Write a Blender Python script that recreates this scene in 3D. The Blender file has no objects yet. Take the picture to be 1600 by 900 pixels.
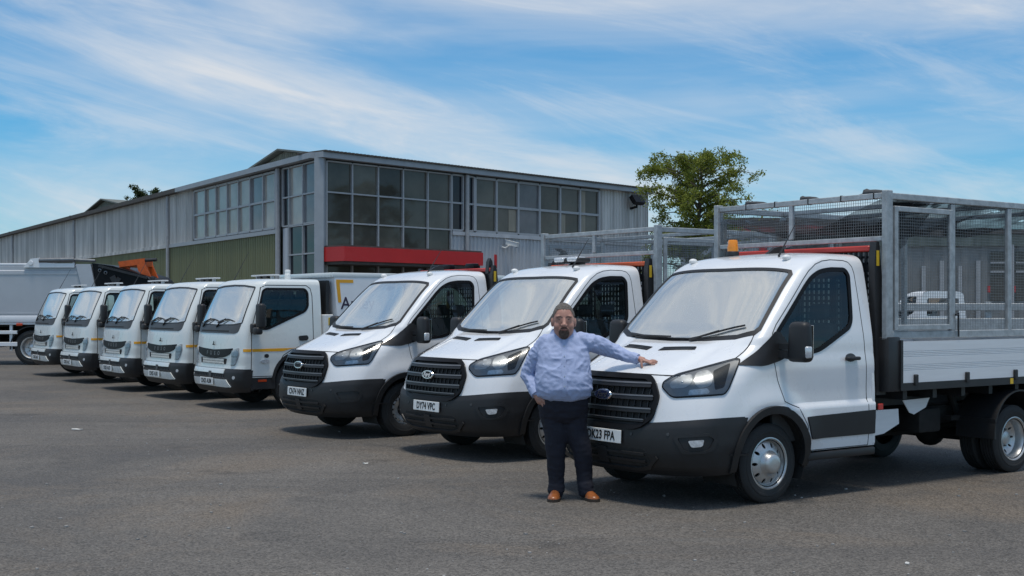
import bpy, bmesh, math, random
import numpy as np
from mathutils import Vector, Matrix, noise
from mathutils.bvhtree import BVHTree
from mathutils.geometry import delaunay_2d_cdt

R = math.radians
scene = bpy.context.scene
col = scene.collection
random.seed(7)

# ------------------------------------------------------------------ camera
CAM_H = 1.662
cam = bpy.data.cameras.new('camera')
cam.lens = 1960.0 / 1600.0 * 36.0
cam.sensor_width = 36.0
cam.shift_y = 30.0 / 1600.0
cam.clip_end = 4000.0
cam_ob = bpy.data.objects.new('camera', cam)
col.objects.link(cam_ob)
cam_ob.location = (0, 0, CAM_H)
cam_ob.rotation_euler = (R(90), 0, 0)
scene.camera = cam_ob

# ------------------------------------------------------------------ world, sun, exposure
SUN_EL, SUN_AZ = 80.0, 184.0        # azimuth measured from +Y (view direction) towards +X
SUN_STRENGTH, SUN_ANGLE = 2.5, 12.0
SKY_STRENGTH = 0.106
world = bpy.data.worlds.new('World')
scene.world = world
world.use_nodes = True
nt = world.node_tree
nt.nodes.clear()
def wn(t, **k):
    n = nt.nodes.new(t)
    for a, b in k.items():
        setattr(n, a, b)
    return n
def wmath(op, a, b=None, c=None):
    n = wn('ShaderNodeMath', operation=op)
    for i, s in enumerate((a, b, c)):
        if s is None: continue
        if isinstance(s, (int, float)): n.inputs[i].default_value = s
        else: nt.links.new(s, n.inputs[i])
    return n.outputs[0]
sky = wn('ShaderNodeTexSky', sky_type='NISHITA')
sky.sun_disc = False
sky.sun_elevation = R(SUN_EL)
sky.sun_rotation = R(SUN_AZ)
sky.altitude = 50.0
sky.air_density = 1.0
sky.dust_density = 0.6
sky.ozone_density = 3.0
tc = wn('ShaderNodeTexCoord')
sep = wn('ShaderNodeSeparateXYZ')
nt.links.new(tc.outputs['Generated'], sep.inputs[0])
comb = tc
def cloud(rot, sx, sy, scale, detail, rough, dist, lo, hi, off=(0, 0, 0)):
    m0 = wn('ShaderNodeMapping'); m0.inputs['Rotation'].default_value = (0, R(rot), 0)
    nt.links.new(tc.outputs['Generated'], m0.inputs[0])
    mp = wn('ShaderNodeMapping')
    mp.inputs['Scale'].default_value = (sx, sx, sy); mp.inputs['Location'].default_value = off
    nt.links.new(m0.outputs[0], mp.inputs[0])
    no = wn('ShaderNodeTexNoise'); no.inputs['Scale'].default_value = scale
    no.inputs['Detail'].default_value = detail; no.inputs['Roughness'].default_value = rough
    no.inputs['Distortion'].default_value = dist
    nt.links.new(mp.outputs[0], no.inputs['Vector'])
    mr = wn('ShaderNodeMapRange', interpolation_type='SMOOTHSTEP')
    mr.inputs['From Min'].default_value = lo; mr.inputs['From Max'].default_value = hi
    nt.links.new(no.outputs['Fac'], mr.inputs['Value'])
    return mr.outputs[0]
c1 = cloud(-11, 1.5, 8.0, 1.0, 7, 0.60, 0.8, 0.40, 0.74, (7.4, 1.3, 6.1))
c2 = cloud(-3, 1.3, 4.2, 1.0, 6, 0.55, 0.6, 0.36, 0.70, (2.9, 8.0, 5.7))
c3 = cloud(-14, 3.2, 20.0, 1.0, 10, 0.66, 1.1, 0.44, 0.74, (4, 1, 3))
cm = wmath('MULTIPLY', c1, 0.40)
cm = wmath('ADD', cm, wmath('MULTIPLY', c2, 0.55))
cm = wmath('ADD', cm, wmath('MULTIPLY', c3, 0.30))
cm = wmath('MINIMUM', cm, 0.92)
tint = wn('ShaderNodeMix', data_type='RGBA', blend_type='MULTIPLY')
tint.inputs[0].default_value = 1.0
nt.links.new(sky.outputs[0], tint.inputs[6])
tint.inputs[7].default_value = (0.26, 0.89, 1.19, 1)
mixc = wn('ShaderNodeMix', data_type='RGBA')
nt.links.new(cm, mixc.inputs[0])
nt.links.new(tint.outputs[2], mixc.inputs[6])
mixc.inputs[7].default_value = (6.8, 7.05, 7.4, 1)
bg = wn('ShaderNodeBackground')
bg.inputs['Strength'].default_value = SKY_STRENGTH
nt.links.new(mixc.outputs[2], bg.inputs['Color'])
wo = wn('ShaderNodeOutputWorld')
nt.links.new(bg.outputs[0], wo.inputs['Surface'])

sun = bpy.data.lights.new('sun', 'SUN')
sun.energy = SUN_STRENGTH
sun.angle = R(SUN_ANGLE)
sun.color = (1.0, 0.92, 0.81)
sun_ob = bpy.data.objects.new('sun', sun)
col.objects.link(sun_ob)
sd = Vector((math.sin(R(SUN_AZ)) * math.cos(R(SUN_EL)), math.cos(R(SUN_AZ)) * math.cos(R(SUN_EL)), math.sin(R(SUN_EL))))
sun_ob.rotation_euler = sd.to_track_quat('Z', 'Y').to_euler()
sun_ob.location = sd * 60

scene.view_settings.view_transform = 'Standard'
scene.view_settings.look = 'None'
scene.view_settings.exposure = 0.0
scene.view_settings.gamma = 1.0
scene.view_settings.use_curve_mapping = False
scene.render.engine = 'CYCLES'
scene.cycles.max_bounces = 8
scene.cycles.transparent_max_bounces = 24
scene.cycles.use_denoising = True

# ------------------------------------------------------------------ materials
MATS = {}
def pm(name, c, rough=0.5, metal=0.0, var=0.08, scale=6.0, bump=0.0, bscale=60.0, coat=0.0, spec=0.5,
       stretch=None, emit=None, trans=0.0, rvar=0.08, detail=5.0, spk=None):
    """procedural principled material: base colour and roughness broken up by noise, optional fine relief"""
    m = bpy.data.materials.new(name); m.use_nodes = True
    t = m.node_tree; b = t.nodes['Principled BSDF']
    L = t.links.new
    co = t.nodes.new('ShaderNodeTexCoord'); mp = t.nodes.new('ShaderNodeMapping')
    L(co.outputs['Object'], mp.inputs[0])
    if stretch: mp.inputs['Scale'].default_value = stretch
    n = t.nodes.new('ShaderNodeTexNoise'); n.inputs['Scale'].default_value = scale
    n.inputs['Detail'].default_value = detail; n.inputs['Roughness'].default_value = 0.6
    L(mp.outputs[0], n.inputs['Vector'])
    r = t.nodes.new('ShaderNodeMapRange')
    r.inputs['From Min'].default_value = 0.3; r.inputs['From Max'].default_value = 0.7
    L(n.outputs['Fac'], r.inputs['Value'])
    x = t.nodes.new('ShaderNodeMix'); x.data_type = 'RGBA'
    x.inputs[6].default_value = (*[min(1, k * (1 - var)) for k in c], 1)
    x.inputs[7].default_value = (*[min(1, k * (1 + var)) for k in c], 1)
    L(r.outputs[0], x.inputs[0])
    out = x.outputs[2]
    if spk:                                        # (scale, amount, colour) fine speckle
        v = t.nodes.new('ShaderNodeTexNoise'); v.inputs['Scale'].default_value = spk[0]; v.inputs['Detail'].default_value = 2
        L(co.outputs['Object'], v.inputs['Vector'])
        q = t.nodes.new('ShaderNodeMapRange'); q.inputs['From Min'].default_value = 0.5; q.inputs['From Max'].default_value = 0.75
        q.inputs['To Max'].default_value = spk[1]
        L(v.outputs['Fac'], q.inputs['Value'])
        y = t.nodes.new('ShaderNodeMix'); y.data_type = 'RGBA'
        L(q.outputs[0], y.inputs[0]); L(out, y.inputs[6]); y.inputs[7].default_value = (*spk[2], 1)
        out = y.outputs[2]
    L(out, b.inputs['Base Color'])
    rr = t.nodes.new('ShaderNodeMapRange')
    rr.inputs['To Min'].default_value = max(0.0, rough - rvar); rr.inputs['To Max'].default_value = min(1.0, rough + rvar)
    L(n.outputs['Fac'], rr.inputs['Value']); L(rr.outputs[0], b.inputs['Roughness'])
    b.inputs['Metallic'].default_value = metal
    b.inputs['Specular IOR Level'].default_value = spec
    b.inputs['Coat Weight'].default_value = coat
    b.inputs['Coat Roughness'].default_value = 0.06
    if trans: b.inputs['Transmission Weight'].default_value = trans
    if emit:
        b.inputs['Emission Color'].default_value = (*emit[:3], 1); b.inputs['Emission Strength'].default_value = emit[3]
    if bump:
        n2 = t.nodes.new('ShaderNodeTexNoise'); n2.inputs['Scale'].default_value = bscale; n2.inputs['Detail'].default_value = 4
        L(mp.outputs[0], n2.inputs['Vector'])
        bp = t.nodes.new('ShaderNodeBump'); bp.inputs['Strength'].default_value = bump; bp.inputs['Distance'].default_value = 0.02
        L(n2.outputs['Fac'], bp.inputs['Height']); L(bp.outputs[0], b.inputs['Normal'])
    MATS[name] = m
    return m
def glass(name, tintc=(0.75, 0.85, 0.82), refl=0.25, rough=0.02, gloss=(1, 1, 1), pale_refl=0.0):
    """thin sheet glass: tinted see-through with mirror-like reflection that grows at grazing angles"""
    m = bpy.data.materials.new(name); m.use_nodes = True
    t = m.node_tree; t.nodes.clear(); L = t.links.new
    o = t.nodes.new('ShaderNodeOutputMaterial')
    tr = t.nodes.new('ShaderNodeBsdfTransparent'); tr.inputs[0].default_value = (*tintc, 1)
    gl = t.nodes.new('ShaderNodeBsdfGlossy'); gl.inputs[0].default_value = (*gloss, 1)
    co = t.nodes.new('ShaderNodeTexCoord'); n = t.nodes.new('ShaderNodeTexNoise'); n.inputs['Scale'].default_value = 3.0
    L(co.outputs['Object'], n.inputs['Vector'])
    rr = t.nodes.new('ShaderNodeMapRange'); rr.inputs['To Min'].default_value = max(0, rough - 0.02); rr.inputs['To Max'].default_value = rough + 0.03
    L(n.outputs['Fac'], rr.inputs['Value']); L(rr.outputs[0], gl.inputs['Roughness'])
    fr = t.nodes.new('ShaderNodeFresnel'); fr.inputs['IOR'].default_value = 1.5
    ad = t.nodes.new('ShaderNodeMath'); ad.operation = 'ADD'; ad.use_clamp = True
    L(fr.outputs[0], ad.inputs[0]); ad.inputs[1].default_value = refl
    mx = t.nodes.new('ShaderNodeMixShader')
    L(ad.outputs[0], mx.inputs[0]); L(gl.outputs[0], mx.inputs[2])
    if pale_refl:  # pale diffuse share stands in for bright cloud reflection
        df = t.nodes.new('ShaderNodeBsdfDiffuse'); df.inputs[0].default_value = (0.82, 0.84, 0.81, 1)
        m2 = t.nodes.new('ShaderNodeMixShader'); m2.inputs[0].default_value = pale_refl
        L(tr.outputs[0], m2.inputs[1]); L(df.outputs[0], m2.inputs[2]); L(m2.outputs[0], mx.inputs[1])
    else:
        L(tr.outputs[0], mx.inputs[1])
    L(mx.outputs[0], o.inputs[0])
    MATS[name] = m
    return m

white = pm('white_paint', (0.80, 0.81, 0.82), 0.28, var=0.015, coat=0.8, rvar=0.04)
fwhite = pm('truck_white_paint', (0.72, 0.745, 0.72), 0.28, var=0.015, coat=0.8, rvar=0.04)
blackp = pm('black_plastic', (0.017, 0.017, 0.018), 0.50, var=0.15, bump=0.05, bscale=400)
blackg = pm('gloss_black', (0.012, 0.012, 0.013), 0.35, var=0.1, spec=0.12)
fuslamp = pm('silver_lamp', (0.74, 0.75, 0.76), 0.3, 0.1, var=0.18, scale=30, coat=0.5)
slatedge = pm('slat_highlight', (0.20, 0.20, 0.205), 0.35, 0.4, var=0.1)  # lighter strip on each slat, its highlight put into the colour
blacks = pm('black_steel', (0.022, 0.022, 0.023), 0.45, var=0.25, bump=0.05, bscale=80)
rubber = pm('tyre_rubber', (0.022, 0.022, 0.022), 0.75, var=0.25, bump=0.1, bscale=120)
under = pm('underbody', (0.018, 0.017, 0.016), 0.8, var=0.4, scale=12)
seamm = pm('seam_gap', (0.02, 0.02, 0.022), 0.8, var=0.05)
chrome = pm('chrome', (0.80, 0.80, 0.80), 0.12, 1.0, var=0.03)
silver = pm('silver_wheel', (0.56, 0.56, 0.55), 0.38, 0.75, var=0.12, scale=14)
steel = pm('grey_steel', (0.20, 0.205, 0.21), 0.42, 0.8, var=0.2, scale=10)
galv = pm('galvanised_steel', (0.40, 0.425, 0.435), 0.50, 0.25, var=0.22, scale=14, bump=0.04, bscale=70)
galvd = pm('galvanised_wire', (0.22, 0.23, 0.235), 0.5, 0.2, var=0.2, scale=14)
grey = pm('dark_grey_trim', (0.055, 0.056, 0.058), 0.45, var=0.1)
seatm = pm('seat_fabric', (0.075, 0.077, 0.08), 0.9, var=0.15, bump=0.1, bscale=300)
dashm = pm('dashboard_plastic', (0.07, 0.072, 0.075), 0.7, var=0.1, bump=0.05, bscale=300)
alu = pm('aluminium_plank', (0.78, 0.79, 0.80), 0.34, 0.05, var=0.04, scale=9, stretch=(0.3, 4, 4))
redp = pm('red_paint', (0.50, 0.045, 0.035), 0.4, var=0.12)
orangep = pm('orange_red_paint', (0.62, 0.10, 0.03), 0.45, var=0.12)
liftorange = pm('lift_orange', (0.62, 0.105, 0.012), 0.42, var=0.18, scale=9)
stripe = pm('amber_stripe', (0.80, 0.38, 0.02), 0.35, var=0.04)
yellowm = pm('yellow_sticker', (0.78, 0.50, 0.03), 0.5, var=0.1)
amber = pm('amber_lens', (0.85, 0.27, 0.01), 0.2, var=0.12, coat=0.6)
redl = pm('red_reflector', (0.55, 0.06, 0.015), 0.25, var=0.1)
platew = pm('plate_white', (0.80, 0.80, 0.78), 0.35, var=0.02)
platet = pm('plate_black', (0.015, 0.015, 0.016), 0.4, var=0.02)
bluem = pm('badge_blue', (0.012, 0.018, 0.055), 0.15, var=0.1, coat=0.6)
lampd = pm('lamp_bezel', (0.20, 0.203, 0.208), 0.35, 0.1, var=0.2, coat=0.6)
lampr = pm('lamp_reflector', (0.40, 0.41, 0.42), 0.38, 0.4, var=0.15, scale=25)
lampc = pm('lamp_clear', (0.62, 0.64, 0.66), 0.15, 0.2, var=0.25, scale=35, coat=0.8)
lens = glass('lamp_lens_glass', (0.93, 0.95, 0.96), 0.0, 0.09)
wsg = glass('windscreen_glass', (0.66, 0.74, 0.70), 0.46, 0.015, gloss=(1.0, 0.97, 0.91), pale_refl=0.52)
sideg = glass('side_window_glass', (0.74, 0.84, 0.80), 0.0, 0.01)
purple = pm('dark_lettering', (0.035, 0.022, 0.055), 0.5, var=0.03)
lgrey = pm('body_grey_white', (0.82, 0.82, 0.83), 0.35, var=0.03, coat=0.4)

# ------------------------------------------------------------------ mesh helpers
class MB:
    def __init__(s): s.v = []; s.f = []; s.m = []
    def add(s, vs, fs, mi=0):
        b = len(s.v); s.v += [tuple(p) for p in vs]
        s.f += [tuple(b + i for i in f) for f in fs]; s.m += [mi] * len(fs)
        return s
    def box(s, c, d, rot=None, mi=0, taper=None):
        hx, hy, hz = d[0] / 2, d[1] / 2, d[2] / 2
        vs = [Vector((x * hx, y * hy, z * hz)) for z in (-1, 1) for y in (-1, 1) for x in (-1, 1)]
        if taper:
            for p in vs:
                if p.z > 0: p.x *= taper[0]; p.y *= taper[1]
        if rot is not None:
            M = rot if isinstance(rot, Matrix) else Matrix.Rotation(rot, 3, 'Z')
            vs = [M @ p for p in vs]
        c = Vector(c)
        return s.add([p + c for p in vs], [(0, 2, 3, 1), (4, 5, 7, 6), (0, 1, 5, 4), (2, 6, 7, 3), (0, 4, 6, 2), (1, 3, 7, 5)], mi)
    def b2(s, x0, x1, y0, y1, z0, z1, mi=0):
        return s.box(((x0 + x1) / 2, (y0 + y1) / 2, (z0 + z1) / 2), (abs(x1 - x0), abs(y1 - y0), abs(z1 - z0)), None, mi)
    def rbox(s, c, d, b=0.02, seg=2, rot=None, mi=0, taper=None):
        bm = bmesh.new(); bmesh.ops.create_cube(bm, size=1.0)
        for p in bm.verts:
            if taper and p.co.z > 0: p.co.x *= taper[0]; p.co.y *= taper[1]
            p.co = Vector((p.co.x * d[0], p.co.y * d[1], p.co.z * d[2]))
        bmesh.ops.bevel(bm, geom=bm.edges[:] + bm.verts[:], offset=b, segments=seg, affect='EDGES', profile=0.5)
        M = Matrix.Identity(3) if rot is None else (rot if isinstance(rot, Matrix) else Matrix.Rotation(rot, 3, 'Z'))
        bm.verts.index_update()
        s.add([M @ p.co + Vector(c) for p in bm.verts], [[q.index for q in f.verts] for f in bm.faces], mi)
        bm.free(); return s
    def tube(s, pts, r, n=8, cap=True, mi=0):
        pts = [Vector(p) for p in pts]; rs = r if isinstance(r, (list, tuple)) else [r] * len(pts)
        rings = []; up = None
        for i, p in enumerate(pts):
            t = (pts[min(i + 1, len(pts) - 1)] - pts[max(i - 1, 0)]).normalized()
            if up is None: up = Vector((0, 0, 1)) if abs(t.z) < 0.9 else Vector((1, 0, 0))
            a = t.cross(up).normalized(); up = a.cross(t).normalized()
            rings.append([p + (a * math.cos(2 * math.pi * k / n) + up * math.sin(2 * math.pi * k / n)) * rs[i] for k in range(n)])
        vs = [q for g in rings for q in g]; fs = []
        for i in range(len(rings) - 1):
            for k in range(n):
                fs.append((i * n + k, i * n + (k + 1) % n, (i + 1) * n + (k + 1) % n, (i + 1) * n + k))
        if cap: fs += [tuple(range(n - 1, -1, -1)), tuple((len(rings) - 1) * n + k for k in range(n))]
        return s.add(vs, fs, mi)
    def lathe(s, prof, o=(0, 0, 0), ax='y', n=32, mi=0, close=False):
        """prof: (a, r) along the axis; axis through o"""
        vs = []; fs = []; m = len(prof)
        for k in range(n):
            c, q = math.cos(2 * math.pi * k / n), math.sin(2 * math.pi * k / n)
            for a, r in prof:
                p = {'y': (r * c, a, r * q), 'z': (r * c, r * q, a), 'x': (a, r * c, r * q)}[ax]
                vs.append((p[0] + o[0], p[1] + o[1], p[2] + o[2]))
        for k in range(n):
            k2 = (k + 1) % n
            for i in range(m - 1 if not close else m):
                j = (i + 1) % m
                fs.append((k * m + i, k2 * m + i, k2 * m + j, k * m + j))
        return s.add(vs, fs, mi)
    def bar(s, p0, p1, w, h, up=(0, 0, 1), mi=0):
        p0 = Vector(p0); p1 = Vector(p1); t = p1 - p0; L = t.length; t.normalize()
        u = Vector(up)
        if abs(t.dot(u)) > 0.95: u = Vector((1, 0, 0)) if abs(t.x) < 0.9 else Vector((0, 1, 0))
        a = u.cross(t).normalized(); u = t.cross(a).normalized()
        M = Matrix((t, a, u)).transposed()
        return s.box((p0 + p1) / 2, (L, w, h), M, mi)
    def prism(s, poly, axis, a0, a1, mi=0):
        """extrude 2D polygon along an axis: 'y' -> poly=(x,z), 'x' -> (y,z), 'z' -> (x,y)"""
        def P(p, a): return {'y': (p[0], a, p[1]), 'x': (a, p[0], p[1]), 'z': (p[0], p[1], a)}[axis]
        n = len(poly)
        vs = [P(p, a0) for p in poly] + [P(p, a1) for p in poly]
        fs = [tuple(range(n)), tuple(range(2 * n - 1, n - 1, -1))] + [(i, n + i, n + (i + 1) % n, (i + 1) % n) for i in range(n)]
        return s.add(vs, fs, mi)
    def sphere(s, c, r, nu=12, nv=8, mi=0, zmin=None):
        rx, ry, rz = r if isinstance(r, (tuple, list)) else (r, r, r)
        vs = []; fs = []
        for j in range(nv + 1):
            t = math.pi * j / nv
            for i in range(nu):
                a = 2 * math.pi * i / nu
                vs.append((c[0] + rx * math.sin(t) * math.cos(a), c[1] + ry * math.sin(t) * math.sin(a), c[2] + rz * math.cos(t)))
        for j in range(nv):
            for i in range(nu):
                fs.append((j * nu + i, (j + 1) * nu + i, (j + 1) * nu + (i + 1) % nu, j * nu + (i + 1) % nu))
        return s.add(vs, fs, mi)
    def mirror(s):
        """append the mirror image across y = 0"""
        b = len(s.v); s.v += [(x, -y, z) for x, y, z in s.v]
        nf = list(s.f); s.f += [tuple(b + i for i in reversed(f)) for f in nf]; s.m += s.m[:]
        return s
    def mesh(s, name, mats, smooth=None, fix=True):
        me = bpy.data.meshes.new(name); me.from_pydata(s.v, [], s.f)
        for m in (mats if isinstance(mats, (list, tuple)) else [mats]): me.materials.append(m)
        if any(s.m): me.polygons.foreach_set('material_index', s.m)
        if fix:
            bm = bmesh.new(); bm.from_mesh(me); bmesh.ops.recalc_face_normals(bm, faces=bm.faces); bm.to_mesh(me); bm.free()
        if smooth is not None:
            me.polygons.foreach_set('use_smooth', [True] * len(me.polygons))
            if smooth < 179: me.set_sharp_from_angle(angle=R(smooth))
        me.update()
        return me

def ob(name, mesh, parent=None, M=None, label=None, cat=None, group=None, kind=None):
    o = bpy.data.objects.new(name, mesh); col.objects.link(o)
    if parent is not None: o.parent = parent
    if M is not None: o.matrix_local = M if isinstance(M, Matrix) else Matrix.Translation(M)
    if label: o['label'] = label
    if cat: o['category'] = cat
    if group: o['group'] = group
    if kind: o['kind'] = kind
    return o
def thing(name, label, cat, loc=(0, 0, 0), rz=0.0, group=None):
    o = ob(name, None, None, None, label, cat, group)
    o.location = loc; o.rotation_euler = (0, 0, rz)
    return o
CACHE = {}
def part(name, parent, key, fn, mats, smooth=None, M=None, kind=None, label=None, fix=True):
    """fn(MB) fills the mesh; parts with the same key share mesh data"""
    if key not in CACHE:
        r = MB(); r2 = fn(r); r = r2 if isinstance(r2, MB) else r
        CACHE[key] = r.mesh(key, mats, smooth, fix)
    return ob(name, CACHE[key], parent, M, label, kind=kind)

TXT = {}
def text_mesh(sx, size, mat, xs=1.0, bold=0.0, shear=0.0, ext=0.002, spacing=1.0):
    """flat lettering in the local XZ... built in XY, centred, facing +Z"""
    k = (sx, size, mat.name, xs, bold, shear)
    if k in TXT: return TXT[k]
    c = bpy.data.curves.new('lettering', 'FONT'); c.body = sx; c.size = size; c.align_x = 'CENTER'; c.align_y = 'CENTER'
    c.offset = bold; c.shear = shear; c.extrude = ext; c.resolution_u = 4; c.space_character = spacing
    o = bpy.data.objects.new('lettering_source', c); col.objects.link(o)
    dg = bpy.context.evaluated_depsgraph_get()
    me = bpy.data.meshes.new_from_object(o.evaluated_get(dg))
    bpy.data.objects.remove(o); bpy.data.curves.remove(c)
    for p in me.vertices: p.co.x *= xs
    me.materials.clear(); me.materials.append(mat)
    TXT[k] = me
    return me
def facing(nx, ny, nz, loc, upv=(0, 0, 1)):
    """matrix whose local +Z points along n and local +Y along up"""
    z = Vector((nx, ny, nz)).normalized(); x = Vector(upv).cross(z).normalized(); y = z.cross(x)
    M = Matrix((x, y, z)).transposed().to_4x4(); M.translation = Vector(loc)
    return M

def in_poly(P, poly):
    P = np.asarray(P, float); x, y = P[:, 0], P[:, 1]; poly = np.asarray(poly, float)
    r = np.zeros(len(P), bool); j = len(poly) - 1
    for i in range(len(poly)):
        xi, yi = poly[i]; xj, yj = poly[j]
        c = ((yi > y) != (yj > y)) & (x < (xj - xi) * (y - yi) / ((yj - yi) if abs(yj - yi) > 1e-12 else 1e-12) + xi)
        r ^= c; j = i
    return r
def rpoly(pts, r, n=4):
    """round the corners of a polygon"""
    out = []; N = len(pts)
    rr = r if isinstance(r, (list, tuple)) else [r] * N
    for i in range(N):
        p = Vector(pts[i]); a = Vector(pts[i - 1]) - p; b = Vector(pts[(i + 1) % N]) - p
        d = min(rr[i], a.length * 0.45, b.length * 0.45)
        if d < 1e-5: out.append(tuple(p)); continue
        A = p + a.normalized() * d; B = p + b.normalized() * d
        for k in range(n + 1):
            t = k / n
            q = A * (1 - t) ** 2 + p * 2 * t * (1 - t) + B * t * t
            out.append(tuple(q))
    return out
def inset(poly, d):
    """offset a simple polygon inwards by d (outwards for negative d)"""
    P = [Vector(p) for p in poly]; N = len(P)
    area = sum(P[i].x * P[(i + 1) % N].y - P[(i + 1) % N].x * P[i].y for i in range(N))
    sg = 1 if area > 0 else -1; out = []
    for i in range(N):
        e1 = (P[i] - P[i - 1]); e2 = (P[(i + 1) % N] - P[i])
        if e1.length < 1e-9 or e2.length < 1e-9: out.append(tuple(P[i])); continue
        n1 = Vector((-e1.y, e1.x)).normalized() * sg; n2 = Vector((-e2.y, e2.x)).normalized() * sg
        m = n1 + n2
        m = m / max(0.35, m.length_squared / 2) if m.length > 1e-6 else n1
        out.append(tuple(P[i] + m * d))
    return out
def ribbon(line, w):
    """polygon of width w around a polyline"""
    L = []; Rr = []
    for i in range(len(line)):
        p = Vector(line[i]); t = (Vector(line[min(i + 1, len(line) - 1)]) - Vector(line[max(i - 1, 0)])).normalized()
        n = Vector((-t.y, t.x)) * w / 2
        L.append(tuple(p + n)); Rr.append(tuple(p - n))
    return L + Rr[::-1]
def densify(loop, res):
    out = []
    for i in range(len(loop)):
        a = Vector(loop[i]); b = Vector(loop[(i + 1) % len(loop)]); k = max(1, int(math.ceil((b - a).length / res)))
        out += [tuple(a.lerp(b, j / k)) for j in range(k)]
    return out
def tri2d(outer, holes=(), res=0.05):
    """triangulate a polygon with holes on a fine grid; returns points, triangles, boundary loops"""
    loops = [densify(l, res) for l in [outer, *holes]]
    V = []; E = []; LI = []
    for l in loops:
        b = len(V); V += [Vector(p) for p in l]; E += [(b + i, b + (i + 1) % len(l)) for i in range(len(l))]
        LI.append(list(range(b, b + len(l))))
    O = np.array(loops[0]); mn = O.min(0); mx = O.max(0)
    gx = np.arange(mn[0] + res / 2, mx[0], res); gy = np.arange(mn[1] + res / 2, mx[1], res)
    if len(gx) and len(gy):
        G = np.array([(x, y) for x in gx for y in gy])
        ok = in_poly(G, loops[0])
        for h in loops[1:]: ok &= ~in_poly(G, h)
        G = G[ok]; B = np.array([tuple(p) for p in V])
        if len(G):
            d = np.min(((G[:, None, :] - B[None]) ** 2).sum(2), 1) ** 0.5
            V += [Vector(p) for p in G[d > res * 0.45]]
    cv, ce, cf, ov, oe, of = delaunay_2d_cdt(V, E, [], 0, 1e-6)
    P = np.array([tuple(p) for p in cv]); T = [f for f in cf if len(f) == 3]
    C = np.array([P[list(f)].mean(0) for f in T])
    ok = in_poly(C, loops[0])
    for h in loops[1:]: ok &= ~in_poly(C, h)
    T = [tuple(f) for f, k in zip(T, ok) if k]
    cnt = {}
    for f in T:
        for i in range(3):
            a, b = f[i], f[(i + 1) % 3]; cnt[(a, b)] = cnt.get((a, b), 0) + 1
    bd = [(a, b) for (a, b) in cnt if (b, a) not in cnt]
    return P, T, bd

class Surf:
    """a smooth body surface given as a grid of points; parts are cut from it or laid on it"""
    def __init__(s, G):
        s.G = G; nu, nv = G.shape[:2]
        s.V = G.reshape(-1, 3)
        s.F = np.array([(i * nv + j, i * nv + j + 1, (i + 1) * nv + j + 1, (i + 1) * nv + j) for i in range(nu - 1) for j in range(nv - 1)])
        a, b, c, d = (s.V[s.F[:, k]] for k in range(4))
        fn = np.cross(c - a, d - b); ln = np.linalg.norm(fn, axis=1); fn /= np.maximum(ln, 1e-12)[:, None]
        s.C = (a + b + c + d) / 4
        out = (fn * (s.C - np.array([-0.7, 0, 1.0]))).sum(1)
        if np.median(out) < 0: s.F = s.F[:, ::-1]; fn = -fn
        s.fn = fn
        vn = np.zeros_like(s.V)
        for k in range(4): np.add.at(vn, s.F[:, k], fn * ln[:, None])
        s.vn = vn / np.maximum(np.linalg.norm(vn, axis=1), 1e-12)[:, None]
        good = ln > 1e-10
        s.F = s.F[good]; s.fn = s.fn[good]; s.C = s.C[good]
        s.bvh = BVHTree.FromPolygons([tuple(p) for p in s.V], [tuple(int(i) for i in f) for f in s.F])
    def cut(s, mask, name, mat, off=0.0, skirt=0.0):
        """mesh from the faces in mask, normals taken from the whole surface, moved out by off, with a rim"""
        F = s.F[mask]; used = np.unique(F); idx = -np.ones(len(s.V), int); idx[used] = np.arange(len(used))
        V = s.V[used] + s.vn[used] * off; N = s.vn[used]; F = idx[F]
        vs = [tuple(p) for p in V]; fs = [tuple(int(i) for i in f) for f in F]; ns = [tuple(n) for n in N]
        if skirt:
            cnt = set(); 
            for f in fs:
                for i in range(4): cnt.add((f[i], f[(i + 1) % 4]))
            bd = [(a, b) for (a, b) in cnt if (b, a) not in cnt]
            mp = {}
            def low(i):
                if i not in mp:
                    mp[i] = len(vs); vs.append(tuple(V[i] - N[i] * skirt)); ns.append(ns[i])
                return mp[i]
            for a, b in bd: fs.append((b, a, low(a), low(b)))
        me = bpy.data.meshes.new(name); me.from_pydata(vs, [], fs)
        me.materials.append(mat)
        me.polygons.foreach_set('use_smooth', [True] * len(fs))
        me.normals_split_custom_set_from_vertices([Vector(n).normalized() if Vector(n).length > 0 else Vector((0, 0, 1)) for n in ns])
        me.update()
        return me
    def hit(s, o, d):
        loc, n, i, t = s.bvh.ray_cast(o, d)
        if loc is None:
            loc, n, i, t = s.bvh.find_nearest(o + d * 6.0)
        if n.dot(d) > 0 and False: n = -n
        return loc, Vector(s.fn[i])
    def patch(s, outer, fr, off=0.006, skirt=0.012, holes=(), res=0.05, mb=None, mi=0):
        """crisp-edged panel laid on the surface. fr = (U, V, D): 2D axes and the direction it is projected along"""
        U, Vv, D = (Vector(a) for a in fr); D = D.normalized()
        P, T, bd = tri2d(outer, holes, res)
        top = []; low = []
        for u, v in P:
            o = U * u + Vv * v - D * 6.0
            loc, n = s.hit(o, D)
            top.append(loc + n * off); low.append(loc + n * (off - skirt))
        mb = mb or MB()
        b = len(top); fs = [tuple(t) for t in T]
        fs += [(y, x, b + x, b + y) for x, y in bd]
        mb.add(top + low, fs, mi)
        return mb
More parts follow.
